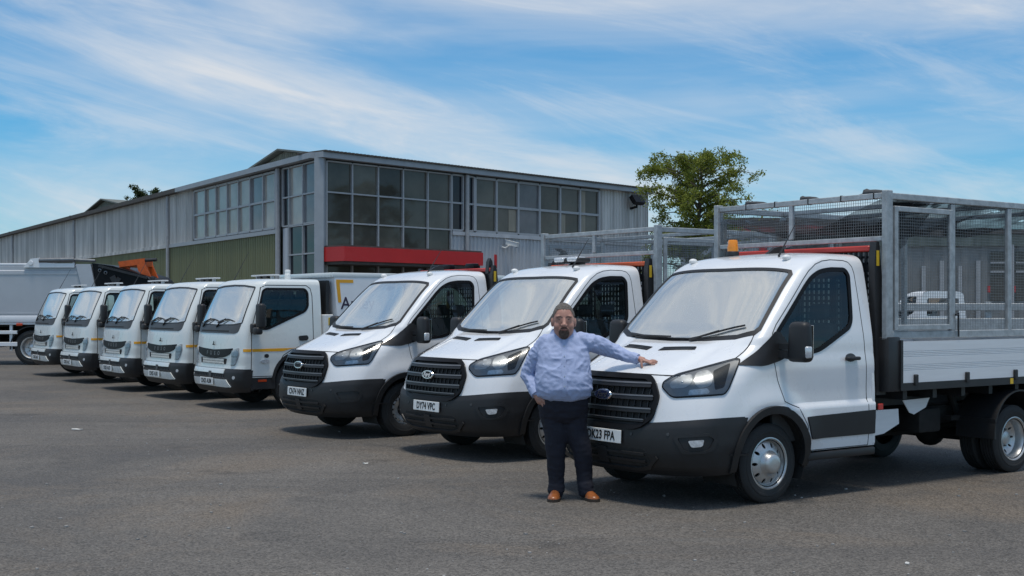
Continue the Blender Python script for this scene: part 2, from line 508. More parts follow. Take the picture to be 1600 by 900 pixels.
def pchip(xs, ys, xq):
    xs = np.asarray(xs, float); ys = np.asarray(ys, float); h = np.diff(xs); dl = np.diff(ys) / h
    d = np.zeros(len(xs)); d[0] = dl[0]; d[-1] = dl[-1]
    for i in range(1, len(xs) - 1):
        if dl[i - 1] * dl[i] > 0:
            w1 = 2 * h[i] + h[i - 1]; w2 = h[i] + 2 * h[i - 1]
            d[i] = (w1 + w2) / (w1 / dl[i - 1] + w2 / dl[i])
    k = np.clip(np.searchsorted(xs, xq) - 1, 0, len(h) - 1); t = (xq - xs[k]) / h[k]
    return ((1 + 2 * t) * (1 - t) ** 2 * ys[k] + t * (1 - t) ** 2 * h[k] * d[k] + t * t * (3 - 2 * t) * ys[k + 1] + t * t * (t - 1) * h[k] * d[k + 1])
def loft(rings, xrear, nring=110, nfront=30, nside=44, deform=None):
    """rings: (zc, xf, zs, w, D, n) plan outlines from the bottom up; returns the full-width grid"""
    A = np.array(rings, float)
    seg = np.hypot(np.hypot(np.diff(A[:, 0]), np.diff(A[:, 1])), np.hypot(np.diff(A[:, 2]), np.diff(A[:, 3])) * 0.5)
    t = np.concatenate([[0], np.cumsum(seg)]); q = np.linspace(0, t[-1], nring)
    q = np.unique(np.concatenate([q, t])); 
    B = np.stack([pchip(t, A[:, k], q) for k in range(6)], 1)
    rows = []
    for zc, xf, zs, w, D, n in B:
        w = max(w, 1e-4); pts = []
        D = min(D, xf - xrear - 0.02)
        for ph in np.linspace(0, math.pi / 2, nfront):
            c, sn = math.cos(ph), math.sin(ph)
            y = w * sn ** (2 / n) if sn > 0 else 0; x = xf - D * (1 - c ** (2 / n) if c > 1e-9 else 1)
            pts.append((x, y, zc + (zs - zc) * (y / w) ** 2.2))
        x0 = xf - D
        for k in range(1, nside + 1):
            pts.append((x0 + (xrear - x0) * k / nside, w, zs))
        rows.append(pts)
    G = np.array(rows)
    G = np.concatenate([(G * np.array([1, -1, 1]))[:, :0:-1], G], 1)
    if deform is not None: G = deform(G)
    return G, np.searchsorted(q, t)

# ------------------------------------------------------------------ wheels (axis along y, outer face +y)
def tyre_fn(Rt, w, rr):
    def fn(mb):
        h = w / 2; p = [(-h * 0.80, rr - 0.012), (-h * 0.92, rr + 0.006), (-h, rr + (Rt - rr) * 0.38), (-h * 0.97, rr + (Rt - rr) * 0.72), (-h * 0.86, Rt - 0.012), (-h * 0.74, Rt)]
        g = []
        for k in range(4):
            a = -h * 0.74 + (k + 0.8) * (h * 1.48) / 4.6
            g += [(a - 0.005, Rt), (a - 0.004, Rt - 0.009), (a + 0.004, Rt - 0.009), (a + 0.005, Rt)]
        q = p + g + [(-a, r) for a, r in reversed(p)]
        mb.lathe(q, n=44)
        for sd in (-1, 1):                                   # raised bead on the sidewall
            r0 = rr + (Rt - rr) * 0.5
            mb.lathe([(sd * (h - 0.002), r0 - 0.014), (sd * (h + 0.003), r0 - 0.008), (sd * (h + 0.003), r0 + 0.006), (sd * (h - 0.004), r0 + 0.016)], n=44)
    return fn
def holes_disc(mb, r0, r1, prof, nh, rh, hr, ht, res=0.02, mi=0):
    """ring-shaped disc with nh oval holes at radius rh; prof maps radius -> axial position"""
    hs = []
    for k in range(nh):
        a0 = 2 * math.pi * k / nh
        hs.append([((rh + hr * math.cos(t)) * math.cos(a0) - ht * math.sin(t) * math.sin(a0),
                    (rh + hr * math.cos(t)) * math.sin(a0) + ht * math.sin(t) * math.cos(a0)) for t in np.linspace(0, 2 * math.pi, 9)[:-1]])
    circ = lambda r, n: [(r * math.cos(t), r * math.sin(t)) for t in np.linspace(0, 2 * math.pi, n + 1)[:-1]]
    P, T, bd = tri2d(circ(r1, 48), [circ(r0, 24), *hs], res)
    f = lambda p: prof(math.hypot(p[0], p[1]))
    top = [(p[0], f(p), p[1]) for p in P]; low = [(p[0], f(p) - 0.012, p[1]) for p in P]
    n = len(top)
    mb.add(top + low, [tuple(t) for t in T] + [(b, a, n + a, n + b) for a, b in bd], mi)
def rim_drw_front(mb):
    mb.lathe([(-0.07, 0.205), (0.0, 0.200), (0.05, 0.196), (0.078, 0.207), (0.086, 0.222), (0.092, 0.222), (0.094, 0.212), (0.082, 0.200), (0.052, 0.190)], n=48)
    pr = lambda r: float(np.interp(r, [0.08, 0.115, 0.15, 0.192], [0.098, 0.092, 0.075, 0.048]))
    holes_disc(mb, 0.088, 0.193, pr, 10, 0.154, 0.023, 0.0145, 0.022)
def hubcap_drw(mb):
    mb.lathe([(0.07, 0.112), (0.094, 0.111), (0.100, 0.104), (0.128, 0.088), (0.146, 0.080), (0.153, 0.070), (0.157, 0.040), (0.158, 0.0005)], n=32)
def rim_drw_rear(mb):
    mb.lathe([(-0.07, 0.195), (-0.05, 0.185), (0.03, 0.186), (0.065, 0.198), (0.082, 0.214), (0.086, 0.222), (0.092, 0.222), (0.094, 0.214), (0.086, 0.206), (0.07, 0.192), (0.03, 0.180), (-0.05, 0.178)], n=48)
    pr = lambda r: float(np.interp(r, [0.07, 0.11, 0.15, 0.18], [-0.055, -0.052, -0.038, -0.012]))
    holes_disc(mb, 0.072, 0.181, pr, 10, 0.145, 0.019, 0.012, 0.022)
    mb.lathe([(-0.06, 0.10), (-0.03, 0.074), (0.0, 0.068), (0.008, 0.05), (0.01, 0.0005)], n=24)
def rim_srw(mb):
    mb.lathe([(-0.07, 0.205), (0.0, 0.198), (0.05, 0.196), (0.078, 0.207), (0.086, 0.220), (0.092, 0.220), (0.094, 0.210), (0.082, 0.198), (0.056, 0.190), (0.030, 0.186)], n=48)
    pr = lambda r: float(np.interp(r, [0.08, 0.115, 0.145, 0.165, 0.19], [0.040, 0.046, 0.062, 0.060, 0.036]))
    holes_disc(mb, 0.088, 0.190, pr, 16, 0.162, 0.009, 0.014, 0.02)
    mb.lathe([(0.038, 0.092), (0.02, 0.086), (0.02, 0.0005)], n=24)
def hub_srw(mb):
    mb.lathe([(0.012, 0.088), (0.026, 0.084), (0.030, 0.045), (0.052, 0.040), (0.056, 0.03), (0.056, 0.0005)], n=24)
def nuts_fn(n, r, a, s=0.011):
    def fn(mb):
        for k in range(n):
            t = 2 * math.pi * k / n
            mb.lathe([(a, s), (a + 0.024, s), (a + 0.026, 0.0005)], o=(r * math.cos(t), 0, r * math.sin(t)), n=6)
    return fn
def wheel(parent, x, y, z, side, kind):
    """a wheel part with tyre, rim and hub as its sub-parts; side = +1 left, -1 right"""
    M = Matrix.Translation((x, y, z)) @ (Matrix.Identity(4) if side > 0 else Matrix.Rotation(math.pi, 4, 'Z'))
    spec = {'front_drw': (0.338, 0.195, 0.205), 'rear_drw': (0.338, 0.19, 0.205), 'srw': (0.348, 0.225, 0.205), 'fuso_front': (0.395, 0.21, 0.235),
            'fuso_rear': (0.395, 0.21, 0.235), 'lorry': (0.50, 0.30, 0.29)}[kind]
    tk = 'tyre_%s' % kind
    if tk not in CACHE:
        mb = MB(); tyre_fn(*spec)(mb)
        if kind == 'rear_drw':
            m2 = MB(); tyre_fn(*spec)(m2); mb.add([(a, b - 0.235, c) for a, b, c in m2.v], m2.f)
        CACHE[tk] = mb.mesh(tk, rubber, 35)
    w = ob('wheel', CACHE[tk], parent, M)
    if kind == 'front_drw':
        part('rim', w, 'rim_drw_front', rim_drw_front, silver, 40); part('hub_cap', w, 'hubcap_drw', hubcap_drw, silver, 40)
    elif kind == 'rear_drw':
        part('rim', w, 'rim_drw_rear', rim_drw_rear, silver, 40)
        part('wheel_nuts', w, 'nuts_drw_rear', nuts_fn(6, 0.095, -0.055), steel, 40)
    elif kind == 'srw':
        part('rim', w, 'rim_srw', rim_srw, silver, 40); part('hub', w, 'hub_srw', hub_srw, blacks, 40)
        part('wheel_nuts', w, 'nuts_srw', nuts_fn(5, 0.068, 0.02), steel, 40)
    elif kind.startswith('fuso'):
        def rf(mb):
            mb.lathe([(-0.07, 0.232), (0.0, 0.226), (0.06, 0.226), (0.090, 0.240), (0.098, 0.252), (0.104, 0.252), (0.104, 0.242), (0.09, 0.228), (0.05, 0.218)], n=40)
            pr = lambda r: float(np.interp(r, [0.08, 0.12, 0.17, 0.22], [0.11, 0.105, 0.085, 0.048]))
            holes_disc(mb, 0.085, 0.221, pr, 8, 0.178, 0.022, 0.016, 0.03)
        part('rim', w, 'rim_fuso', rf, silver, 40)
        part('hub', w, 'hub_fuso', lambda mb: mb.lathe([(0.10, 0.088), (0.13, 0.08), (0.15, 0.06), (0.155, 0.0005)], n=20), blacks, 40)
        part('wheel_nuts', w, 'nuts_fuso', nuts_fn(6, 0.105, 0.10, 0.014), steel, 40)
    else:
        def rl(mb):
            mb.lathe([(-0.10, 0.285), (0.08, 0.285), (0.135, 0.30), (0.145, 0.312), (0.152, 0.312), (0.15, 0.298), (0.12, 0.275), (-0.02, 0.262), (-0.05, 0.22)], n=44)
            pr = lambda r: float(np.interp(r, [0.1, 0.16, 0.22, 0.262], [-0.06, -0.05, -0.04, -0.02]))
            holes_disc(mb, 0.10, 0.262, pr, 10, 0.215, 0.024, 0.018, 0.03)
            mb.lathe([(-0.06, 0.12), (0.06, 0.105), (0.08, 0.08), (0.085, 0.0005)], n=24)
        part('rim', w, 'rim_lorry', rl, silver, 40)
        part('wheel_nuts', w, 'nuts_lorry', nuts_fn(10, 0.165, -0.05, 0.016), steel, 40)
    return w

FRONT = ((0, 1, 0), (0, 0, 1), (-1, 0, 0))
LEFT = ((1, 0, 0), (0, 0, 1), (0, -1, 0))
TOP = ((1, 0, 0), (0, 1, 0), (0, 0, -1))
s2 = math.sqrt(0.5)
WSF = ((0, 1, 0), (-s2, 0, s2), (-s2, 0, -s2))
DIAG = ((-s2, s2, 0), (0, 0, 1), (-s2, -s2, 0))
def ellipse(cy, cz, a, b, n=24): return [(cy + a * math.cos(t), cz + b * math.sin(t)) for t in np.linspace(0, 2 * math.pi, n + 1)[:-1]]
def flipped(mb):
    o = MB(); o.v = [(x, -y, z) for x, y, z in mb.v]; o.f = [tuple(reversed(f)) for f in mb.f]; o.m = mb.m[:]
    return o
def smooth01(a, b, x): 
    t = np.clip((x - a) / (b - a), 0, 1); return t * t * (3 - 2 * t)
def both(name, parent, key, fn, mats, smooth=None, **k):
    """left part and its mirror image on the right"""
    a = part(name, parent, key + '_l', fn, mats, smooth, **k)
    def g(mb):
        m = MB(); r = fn(m); m = r if isinstance(r, MB) else m
        return flipped(m)
    b = part(name, parent, key + '_r', g, mats, smooth, **k)
    return a, b

# ------------------------------------------------------------------ light chassis-cab truck with a bonnet (x forward, y left, origin under the front axle)
def van_deform(G):
    x, y, z = G[..., 0], G[..., 1], G[..., 2]
    side = smooth01(0.80, 0.93, np.abs(y))
    a = -0.026 * smooth01(0.79, 0.835, z) * (1 - smooth01(0.84, 1.16, z)) * smooth01(0.10, -0.42, x) * side
    # swelling of the front wing around the wheel
    rr = np.hypot(x - 0.02, z - 0.36)
    a += 0.022 * np.exp(-((rr - 0.50) / 0.11) ** 2) * side * smooth01(0.42, 0.55, z)
    # bonnet: shallow power bulge with a crease either side
    hood = smooth01(0.16, 0.34, x) * smooth01(1.06, 1.13, z)
    dz = 0.022 * hood * (1 - smooth01(0.50, 0.60, np.abs(y))) - 0.010 * hood * np.exp(-((np.abs(y) - 0.60) / 0.05) ** 2)
    G = G.copy(); G[..., 1] = y + np.sign(y) * a; G[..., 2] = z + dz
    return G
VR = [  # zc, xf, zs, w, D, n
    (0.265, 0.90, 0.285, 0.93, 0.50, 2.9), (0.34, 0.985, 0.36, 0.965, 0.52, 3.0), (0.45, 1.025, 0.48, 0.985, 0.54, 3.0), (0.56, 1.035, 0.60, 0.99, 0.55, 2.9),
    (0.635, 1.03, 0.70, 0.995, 0.56, 2.8), (0.685, 1.015, 0.757, 0.995, 0.57, 2.7),
    (0.80, 1.000, 0.84, 0.995, 0.60, 2.6), (0.92, 0.980, 0.94, 0.99, 0.64, 2.5), (1.03, 0.950, 1.02, 0.985, 0.68, 2.4), (1.085, 0.905, 1.07, 0.982, 0.70, 2.35),
    (1.13, 0.80, 1.12, 0.98, 0.66, 2.4), (1.20, 0.62, 1.19, 0.975, 0.56, 2.5), (1.27, 0.44, 1.27, 0.965, 0.46, 2.6), (1.325, 0.29, 1.34, 0.962, 0.37, 2.9),
    (1.365, 0.195, 1.41, 0.955, 0.30, 3.3), (1.48, 0.085, 1.51, 0.94, 0.28, 3.5), (1.66, -0.085, 1.675, 0.915, 0.26, 3.6), (1.84, -0.255, 1.845, 0.885, 0.25, 3.6),
    (1.985, -0.395, 1.965, 0.862, 0.25, 3.5), (2.05, -0.475, 2.03, 0.848, 0.25, 3.3), (2.10, -0.575, 2.085, 0.825, 0.24, 3.1), (2.135, -0.70, 2.122, 0.785, 0.22, 2.9),
    (2.155, -0.83, 2.146, 0.71, 0.20, 2.7), (2.168, -0.95, 2.16, 0.55, 0.18, 2.6), (2.176, -1.05, 2.172, 0.35, 0.14, 2.5), (2.18, -1.12, 2.18, 0.0, 0.1, 2.5)]
XR = -1.34
G_, KI = loft(VR, XR, 120, 32, 48, van_deform)
VS = Surf(G_)
NVc = G_.shape[1]
face_ring = None
KB = KI[5]      # ring of the bumper's upper edge
WIN = rpoly([(-0.10, 1.445), (-0.52, 1.845), (-0.62, 1.925), (-0.74, 1.978), (-0.88, 1.998), (-1.075, 1.998), (-1.115, 1.955), (-1.07, 1.55), (-1.03, 1.485), (-0.60, 1.285), (-0.26, 1.255)], [0.02, 0.05, 0.05, 0.05, 0.05, 0.05, 0.05, 0.05, 0.06, 0.08, 0.04])
WSO = [(-0.872, 1.02), (-0.85, 0.955), (-0.70, 0.872), (-0.40, 0.826), (0, 0.806), (0.40, 0.826), (0.70, 0.872), (0.85, 0.955), (0.872, 1.02), (0.795, 1.70), (0.76, 1.742), (0.40, 1.735), (0, 1.728), (-0.40, 1.735), (-0.76, 1.742), (-0.795, 1.70)]
DOOR = [(-0.03, 1.20), (-0.06, 1.05), (-0.13, 0.86), (-0.30, 0.80), (-0.41, 0.64), (-0.44, 0.42), (-1.245, 0.42), (-1.25, 0.60), (-1.225, 1.2), (-1.205, 1.7), (-1.20, 1.97), (-1.185, 2.03), (-1.15, 2.07), (-1.09, 2.085), (-0.92, 2.088), (-0.80, 2.075), (-0.70, 2.045), (-0.60, 1.985), (-0.50, 1.90), (-0.10, 1.515), (-0.04, 1.44), (-0.02, 1.36)]
def ringof(S, F): return F[:, 0] // NVc
def van_masks():
    C, N = VS.C, VS.fn
    xz = C[:, [0, 2]]; side = (np.abs(C[:, 1]) > 0.70) & (np.abs(N[:, 1]) > 0.55)
    win = in_poly(xz, inset(WIN, -0.004)) & side & (C[:, 2] > 1.2)
    yv = np.stack([C[:, 1], (-C[:, 0] + C[:, 2]) * s2], 1)
    wsc = in_poly(yv, inset(WSO, 0.016)) & (C[:, 2] > 1.32) & ((N[:, 0] + N[:, 2]) * s2 > 0.3)
    arch = (np.hypot(C[:, 0] - 0.02, C[:, 2] - 0.37) < 0.425) & (np.abs(C[:, 1]) > 0.6)
    arch |= (C[:, 2] < 0.37) & (C[:, 0] < 0.40) & (C[:, 0] > -0.43) & (np.abs(C[:, 1]) > 0.6)
    low = (C[:, 2] < 0.40) & (C[:, 0] < 0.30)
    door = in_poly(xz, DOOR) & side
    bump = (VS.F.min(1) // NVc < KB) & (C[:, 0] > 0.36)
    return win, wsc, arch, low, door, bump
_w, _ws, _ar, _lo, _do, _bu = van_masks()
_hole = _w | _ws | _ar | _lo
CACHE['van_body'] = VS.cut(~_hole & ~_do & ~_bu, 'van_body', white)
CACHE['van_door_l'] = VS.cut(~_hole & _do & (VS.C[:, 1] > 0), 'van_door_l', white)
CACHE['van_door_r'] = VS.cut(~_hole & _do & (VS.C[:, 1] < 0), 'van_door_r', white)
CACHE['van_bumper'] = VS.cut(~_hole & _bu, 'van_bumper', blackp, 0.012, 0.03)
GRI = rpoly([(-0.43, 1.072), (0.43, 1.072), (0.505, 1.03), (0.575, 0.915), (0.545, 0.74), (0.47, 0.668), (0.36, 0.645), (-0.36, 0.645), (-0.47, 0.668), (-0.545, 0.74), (-0.575, 0.915), (-0.505, 1.03)], 0.04, 3)
# headlight outline in the diagonal frame (u, z)
HLO = rpoly([(-0.205, 1.035), (-0.215, 0.995), (-0.135, 0.915), (0.29, 0.945), (0.325, 0.99), (0.425, 1.222), (0.385, 1.226), (-0.12, 1.088)], [0.03, 0.04, 0.04, 0.02, 0.02, 0.02, 0.02, 0.05], 3)

def build_van(T, plate, badge, wheels, fog, pitch=0.0):
    part_ = lambda n, k, fn, m, s=30, **kw: part(n, T, k, fn, m, s, **kw)
    body = ob('cab_body', CACHE['van_body'], T)
    # seams: bonnet edge, wing
    def seams(mb):
        hl = [(-0.62, 1.072), (-0.30, 1.085), (0, 1.088), (0.30, 1.085), (0.62, 1.072)]
        VS.patch(ribbon([(-0.66, 1.088), (-0.40, 1.094), (0, 1.096), (0.40, 1.094), (0.66, 1.088)], 0.008), FRONT, 0.002, 0.004, (), 0.06, mb)
        for sd in (1, -1):
            ln = [(0.33, sd * 0.86), (0.22, sd * 0.865), (0.12, sd * 0.86), (0.03, sd * 0.835)]
            VS.patch(ribbon(ln, 0.008), TOP, 0.002, 0.004, (), 0.06, mb)
    part('bonnet_seam', body, 'van_seams', seams, seamm, 30)
    def vents(sd):
        def f(mb): VS.patch(rpoly([(0.40, sd * 0.07), (0.475, sd * 0.07), (0.405, sd * 0.47), (0.345, sd * 0.43)], 0.015), TOP, 0.003, 0.008, (), 0.04, mb)
        return f
    for sd in (1, -1):
        v = part('bonnet_vent', body, 'van_vent%d' % sd, vents(sd), blackp, 30)
        def vs_(mb, sd=sd):
            for k in range(3):
                x0 = 0.462 - k * 0.022
                VS.patch(ribbon([(x0 - 0.004, sd * 0.085), (x0 - 0.055, sd * 0.44)], 0.006), TOP, 0.010, 0.01, (), 0.05, mb)
        part('vent_slats', v, 'van_ventslat%d' % sd, vs_, grey, 30)
    # rear wall of the cab with its window opening
    def rear(mb):
        P, Tt, bd = tri2d(rpoly([(-0.985, 0.42), (0.985, 0.42), (0.985, 0.9), (0.965, 1.3), (0.86, 1.96), (0.825, 2.08), (0.71, 2.14), (0.35, 2.168), (-0.35, 2.168), (-0.71, 2.14), (-0.825, 2.08), (-0.86, 1.96), (-0.965, 1.3), (-0.985, 0.9)], 0.02),
                          [rpoly([(-0.68, 1.39), (0.68, 1.39), (0.65, 1.94), (-0.65, 1.94)], 0.06)], 0.2)
        n = len(P)
        mb.add([(XR, p[0], p[1]) for p in P] + [(XR + 0.03, p[0], p[1]) for p in P], [tuple(t) for t in Tt] + [tuple(n + i for i in reversed(t)) for t in Tt] + [(b, a, n + a, n + b) for a, b in bd])
    part_('rear_wall', 'van_rear', rear, white)
    part_('rear_window', 'van_rearwin', lambda mb: mb.add([(XR + 0.012, -0.70, 1.36), (XR + 0.012, 0.70, 1.36), (XR + 0.012, 0.70, 1.96), (XR + 0.012, -0.70, 1.96)], [(0, 1, 2, 3)]), sideg, None)
    def trim(mb):
        P, Tt, bd = tri2d([(-0.90, 0.55), (0.90, 0.55), (0.90, 1.3), (0.79, 1.94), (0.74, 2.04), (0.6, 2.10), (-0.6, 2.10), (-0.74, 2.04), (-0.79, 1.94), (-0.90, 1.3)], [rpoly([(-0.66, 1.40), (0.66, 1.40), (0.63, 1.93), (-0.63, 1.93)], 0.06)], 0.25)
        mb.add([(XR + 0.045, p[0], p[1]) for p in P], [tuple(t) for t in Tt])
        mb.b2(XR + 0.036, XR + 0.05, -0.03, 0.03, 1.40, 1.90)
    part_('rear_trim', 'van_rtrim', trim, dashm, None)
    # doors
    for sd, k in ((1, 'l'), (-1, 'r')):
        d = ob('door', CACHE['van_door_' + k], T)
        fl = (lambda m: m) if sd > 0 else flipped
        part('window_frame', d, 'van_wframe' + k, lambda mb: fl(VS.patch(inset(WIN, -0.022), LEFT, 0.005, 0.02, [inset(WIN, 0.016)], 0.04)), blackg, 30)
        part('window_glass', d, 'van_wglass' + k, lambda mb: fl(VS.patch(inset(WIN, 0.004), LEFT, -0.004, 0.004, (), 0.06)), sideg, 40)
        part('door_gap', d, 'van_dgap' + k, lambda mb: fl(VS.patch(inset(DOOR, -0.003), LEFT, 0.002, 0.004, [inset(DOOR, 0.003)], 0.04)), seamm, 30)
        part('handle', d, 'van_handle' + k, lambda mb: fl(MB().rbox((-1.02, 1.0, 1.205), (0.17, 0.05, 0.032), 0.012, 3)), blackp, 40)
        part('handle_recess', d, 'van_hrec' + k, lambda mb: fl(VS.patch(ellipse(-1.02, 1.212, 0.07, 0.038), LEFT, 0.002, 0.006, (), 0.03)), grey, 30)
        part('sail_panel', d, 'van_sail' + k, lambda mb: fl(VS.patch(rpoly([(0.345, 1.178), (0.14, 1.285), (-0.07, 1.455), (-0.13, 1.445), (-0.28, 1.27), (-0.10, 1.205), (0.10, 1.165)], [0.02, 0.05, 0.01, 0.01, 0.02, 0.05, 0.05]), LEFT, 0.010, 0.014, (), 0.05)), blackp, 30)
        part('side_cladding', d, 'van_clad' + k, lambda mb: fl(VS.patch(rpoly([(-0.40, 0.715), (-1.325, 0.735), (-1.325, 0.52), (-0.465, 0.52)], 0.012), LEFT, 0.014, 0.02, (), 0.06)), blackp, 30)
        part('door_card', d, 'van_card' + k, lambda mb: fl(MB().prism([(-0.1, 0.5), (-1.2, 0.5), (-1.2, 1.42), (-1.02, 1.42), (-0.6, 1.24), (-0.1, 1.22)], 'y', 0.86, 0.89)), dashm)
        # door mirror
        def mir(mb):
            mb.rbox((-0.135, 1.17, 1.37), (0.13, 0.225, 0.34), 0.048, 4, taper=(0.86, 0.86))
            mb.bar((-0.10, 0.90, 1.27), (-0.13, 1.12, 1.25), 0.07, 0.06)
            mb.bar((-0.10, 0.90, 1.33), (-0.13, 1.10, 1.33), 0.05, 0.05)
            return fl(mb)
        m = part('door_mirror', d, 'van_mir' + k, mir, blackp, 45)
        part('mirror_glass', m, 'van_mirg' + k, lambda mb: fl(MB().rbox((-0.202, 1.17, 1.375), (0.006, 0.17, 0.27), 0.002, 1)), chrome, 30)
        part('indicator_lens', m, 'van_mirl' + k, lambda mb: fl(MB().rbox((-0.125, 1.262, 1.285), (0.075, 0.045, 0.105), 0.018, 3)), lampc, 45)
    # windscreen
    part_('windscreen', 'van_ws', lambda mb: VS.patch(inset(WSO, 0.002), WSF, -0.003, 0.004, (), 0.07), wsg, 60)
    def frit(mb):
        ins = inset(WSO, 0.03)
        ins = [(u, v + 0.02 if v < 1.1 else v) for u, v in ins]
        ins = [(u, v) if not (abs(u) < 0.2 and v > 1.6) else (u, v) for u, v in ins]
        VS.patch(inset(WSO, -0.006), WSF, 0.004, 0.010, [ins], 0.05, mb)
    part_('windscreen_surround', 'van_frit', frit, blackp)
    part_('camera_cover', 'van_camcover', lambda mb: VS.patch(rpoly([(-0.16, 1.71), (0.16, 1.71), (0.07, 1.56), (-0.07, 1.56)], 0.03), WSF, -0.012, 0.004, (), 0.05), grey)
    part_('tax_sticker', 'van_sticker', lambda mb: VS.patch(ellipse(0.62, 1.66, 0.038, 0.034), WSF, -0.009, 0.001, (), 0.04), platew)
    # wipers
    for i, (p0, p1, p2) in enumerate((((0.18, 0.42, 1.375), (0.17, 0.30, 1.38), (0.085, 0.72, 1.50)), ((0.235, -0.30, 1.365), (0.205, -0.16, 1.385), (0.165, 0.28, 1.40)))):
        def wp(mb, i=i):
            uv = [((0.30, 0.835), (0.50, 0.93), (0.72, 1.025)), ((-0.42, 0.845), (-0.05, 0.838), (0.24, 0.835))][i]
            base = [(0.22, 0.800), (-0.62, 0.875)][i]
            def at(u, v, o):
                U, V, D = (Vector(a) for a in WSF); h, n = VS.hit(U * u + V * v - D * 6, D); return h + n * o
            mb.tube([at(*base, 0.015), at(*uv[0], 0.030), at(*uv[1], 0.034)], [0.014, 0.010, 0.008], 6)
            b = [at(uv[0][0] + (uv[2][0] - uv[0][0]) * t - 0.12 * (1 - t), uv[0][1] + (uv[2][1] - uv[0][1]) * t - 0.006 * (1 - t), 0.014) for t in np.linspace(0, 1, 7)]
            mb.tube(b, 0.009, 6)
        part_('wiper', 'van_wiper%d' % i, wp, blackp)
    # bumper and what sits in it
    bu = ob('front_bumper', CACHE['van_bumper'], T)
    part('lower_intake', bu, 'van_intake', lambda mb: VS.patch(rpoly([(-0.50, 0.485), (0.50, 0.485), (0.56, 0.36), (0.50, 0.345), (-0.50, 0.345), (-0.56, 0.36)], 0.03), FRONT, 0.014, 0.012, (), 0.06), under, 30)
    def ibars(mb):
        for z in (0.445, 0.39):
            VS.patch([(-0.50, z - 0.010), (0.50, z - 0.010), (0.50, z + 0.010), (-0.50, z + 0.010)], FRONT, 0.030, 0.02, (), 0.08, mb)
        VS.patch(rpoly([(-0.06, 0.35), (0.06, 0.35), (0.06, 0.48), (-0.06, 0.48)], 0.01), FRONT, 0.032, 0.02, (), 0.06, mb)
    part('intake_bars', bu, 'van_ibars', ibars, blackp, 30)
    def lip(mb):
        VS.patch(ribbon([(-0.62, 0.43), (-0.52, 0.345), (-0.4, 0.322), (0, 0.315), (0.4, 0.322), (0.52, 0.345), (0.62, 0.43)], 0.026), FRONT, 0.030, 0.02, (), 0.06, mb)
    part('bumper_lip', bu, 'van_lip', lip, blackp, 40)
    def pod(mb): 
        VS.patch(rpoly([(-0.13, 0.615), (0.19, 0.64), (0.245, 0.60), (0.20, 0.50), (0.15, 0.475), (-0.04, 0.465)], 0.03), DIAG, 0.022, 0.02, [rpoly([(-0.085, 0.595), (0.165, 0.615), (0.205, 0.59), (0.165, 0.51), (0.135, 0.495), (-0.02, 0.487)], 0.025)], 0.04, mb)
    both('fog_lamp_pod', bu, 'van_pod', pod, blackp, 30)
    if fog:
        both('fog_lamp', bu, 'van_fog', lambda mb: VS.patch(rpoly([(0.0, 0.575), (0.125, 0.585), (0.11, 0.53), (0.03, 0.522)], 0.015), DIAG, 0.026, 0.012, (), 0.03), lampc, 30)
    def sensors(mb):
        for y, z in ((-0.42, 0.585), (0.36, 0.60), (-0.72, 0.47), (0.72, 0.62)):
            VS.patch(ellipse(y, z, 0.013, 0.013, 10), FRONT, 0.017, 0.006, (), 0.03, mb)
    part('parking_sensors', bu, 'van_sens', sensors, grey, 30, kind='stuff')
    def fold(mb): VS.patch(ribbon([(0.30, 0.44), (0.52, 0.452)], 0.014), LEFT, 0.020, 0.016, (), 0.06, mb)
    both('bumper_step', bu, 'van_fold', fold, blackp, 30)
    # number plate
    pl = part('number_plate', T, 'plate_blank', lambda mb: mb.rbox((0, 0, 0), (0.52, 0.111, 0.012), 0.003, 1), platew, 30, M=facing(1, 0, 0.05, (1.062, 0, 0.568)))
    ob('lettering', text_mesh(plate, 0.105, platet, 0.80, 0.0025, 0, 0.001, 1.02), pl, Matrix.Translation((0, -0.002, 0.0075)))
    # grille
    g = part_('grille', 'van_grille', lambda mb: VS.patch(inset(GRI, -0.01), FRONT, 0.030, 0.04, [inset(GRI, 0.028)], 0.05), blackg)
    part('grille_back', g, 'van_gback', lambda mb: VS.patch(inset(GRI, 0.02), FRONT, 0.006, 0.006, (), 0.08), under, 30)
    zz_ = [(1.002, 0.50, 0.020), (0.902, 0.545, 0.022), (0.800, 0.545, 0.022), (0.715, 0.49, 0.014)]
    for i, (z, w, h) in enumerate(zz_):
        s_ = part('slat', g, 'van_slat%d' % i, lambda mb: VS.patch(rpoly([(-w, z - h), (w, z - h), (w - 0.01, z + h), (-w + 0.01, z + h)], 0.008), FRONT, 0.042, 0.036, (), 0.06), blackp, 25)
        part('slat_glint', g, 'van_slate%d' % i, lambda mb: VS.patch([(-w, z + h * 0.30), (w, z + h * 0.30), (w - 0.01, z + h * 0.75), (-w + 0.01, z + h * 0.75)], FRONT, 0.046, 0.004, (), 0.08), slatedge, 25)
    def fins(mb):
        for k in range(15):
            y = -0.49 + k * 0.07
            VS.patch([(y - 0.004, 0.70), (y + 0.004, 0.70), (y + 0.004, 1.03), (y - 0.004, 1.03)], FRONT, 0.020, 0.016, (), 0.1, mb)
    part('grille_fins', g, 'van_fins', fins, blackp, 30)
    Mb = facing(1, 0, 0.12, (1.040, 0, 0.915))
    def oval(a, b, t):
        def f(mb):
            e = ellipse(0, 0, a, b, 28); mb.prism(e, 'z', -0.03, 0); e2 = ellipse(0, 0, a * 0.94, b * 0.9, 28)
            n = 28; mb.add([(*p, 0) for p in e] + [(*p, t) for p in e2], [(i, (i + 1) % n, n + (i + 1) % n, n + i) for i in range(n)] + [tuple(range(n, 2 * n))])
        return f
    bd_ = part('badge', T, 'van_badge', oval(0.112, 0.050, 0.010), chrome, 30, M=Mb)
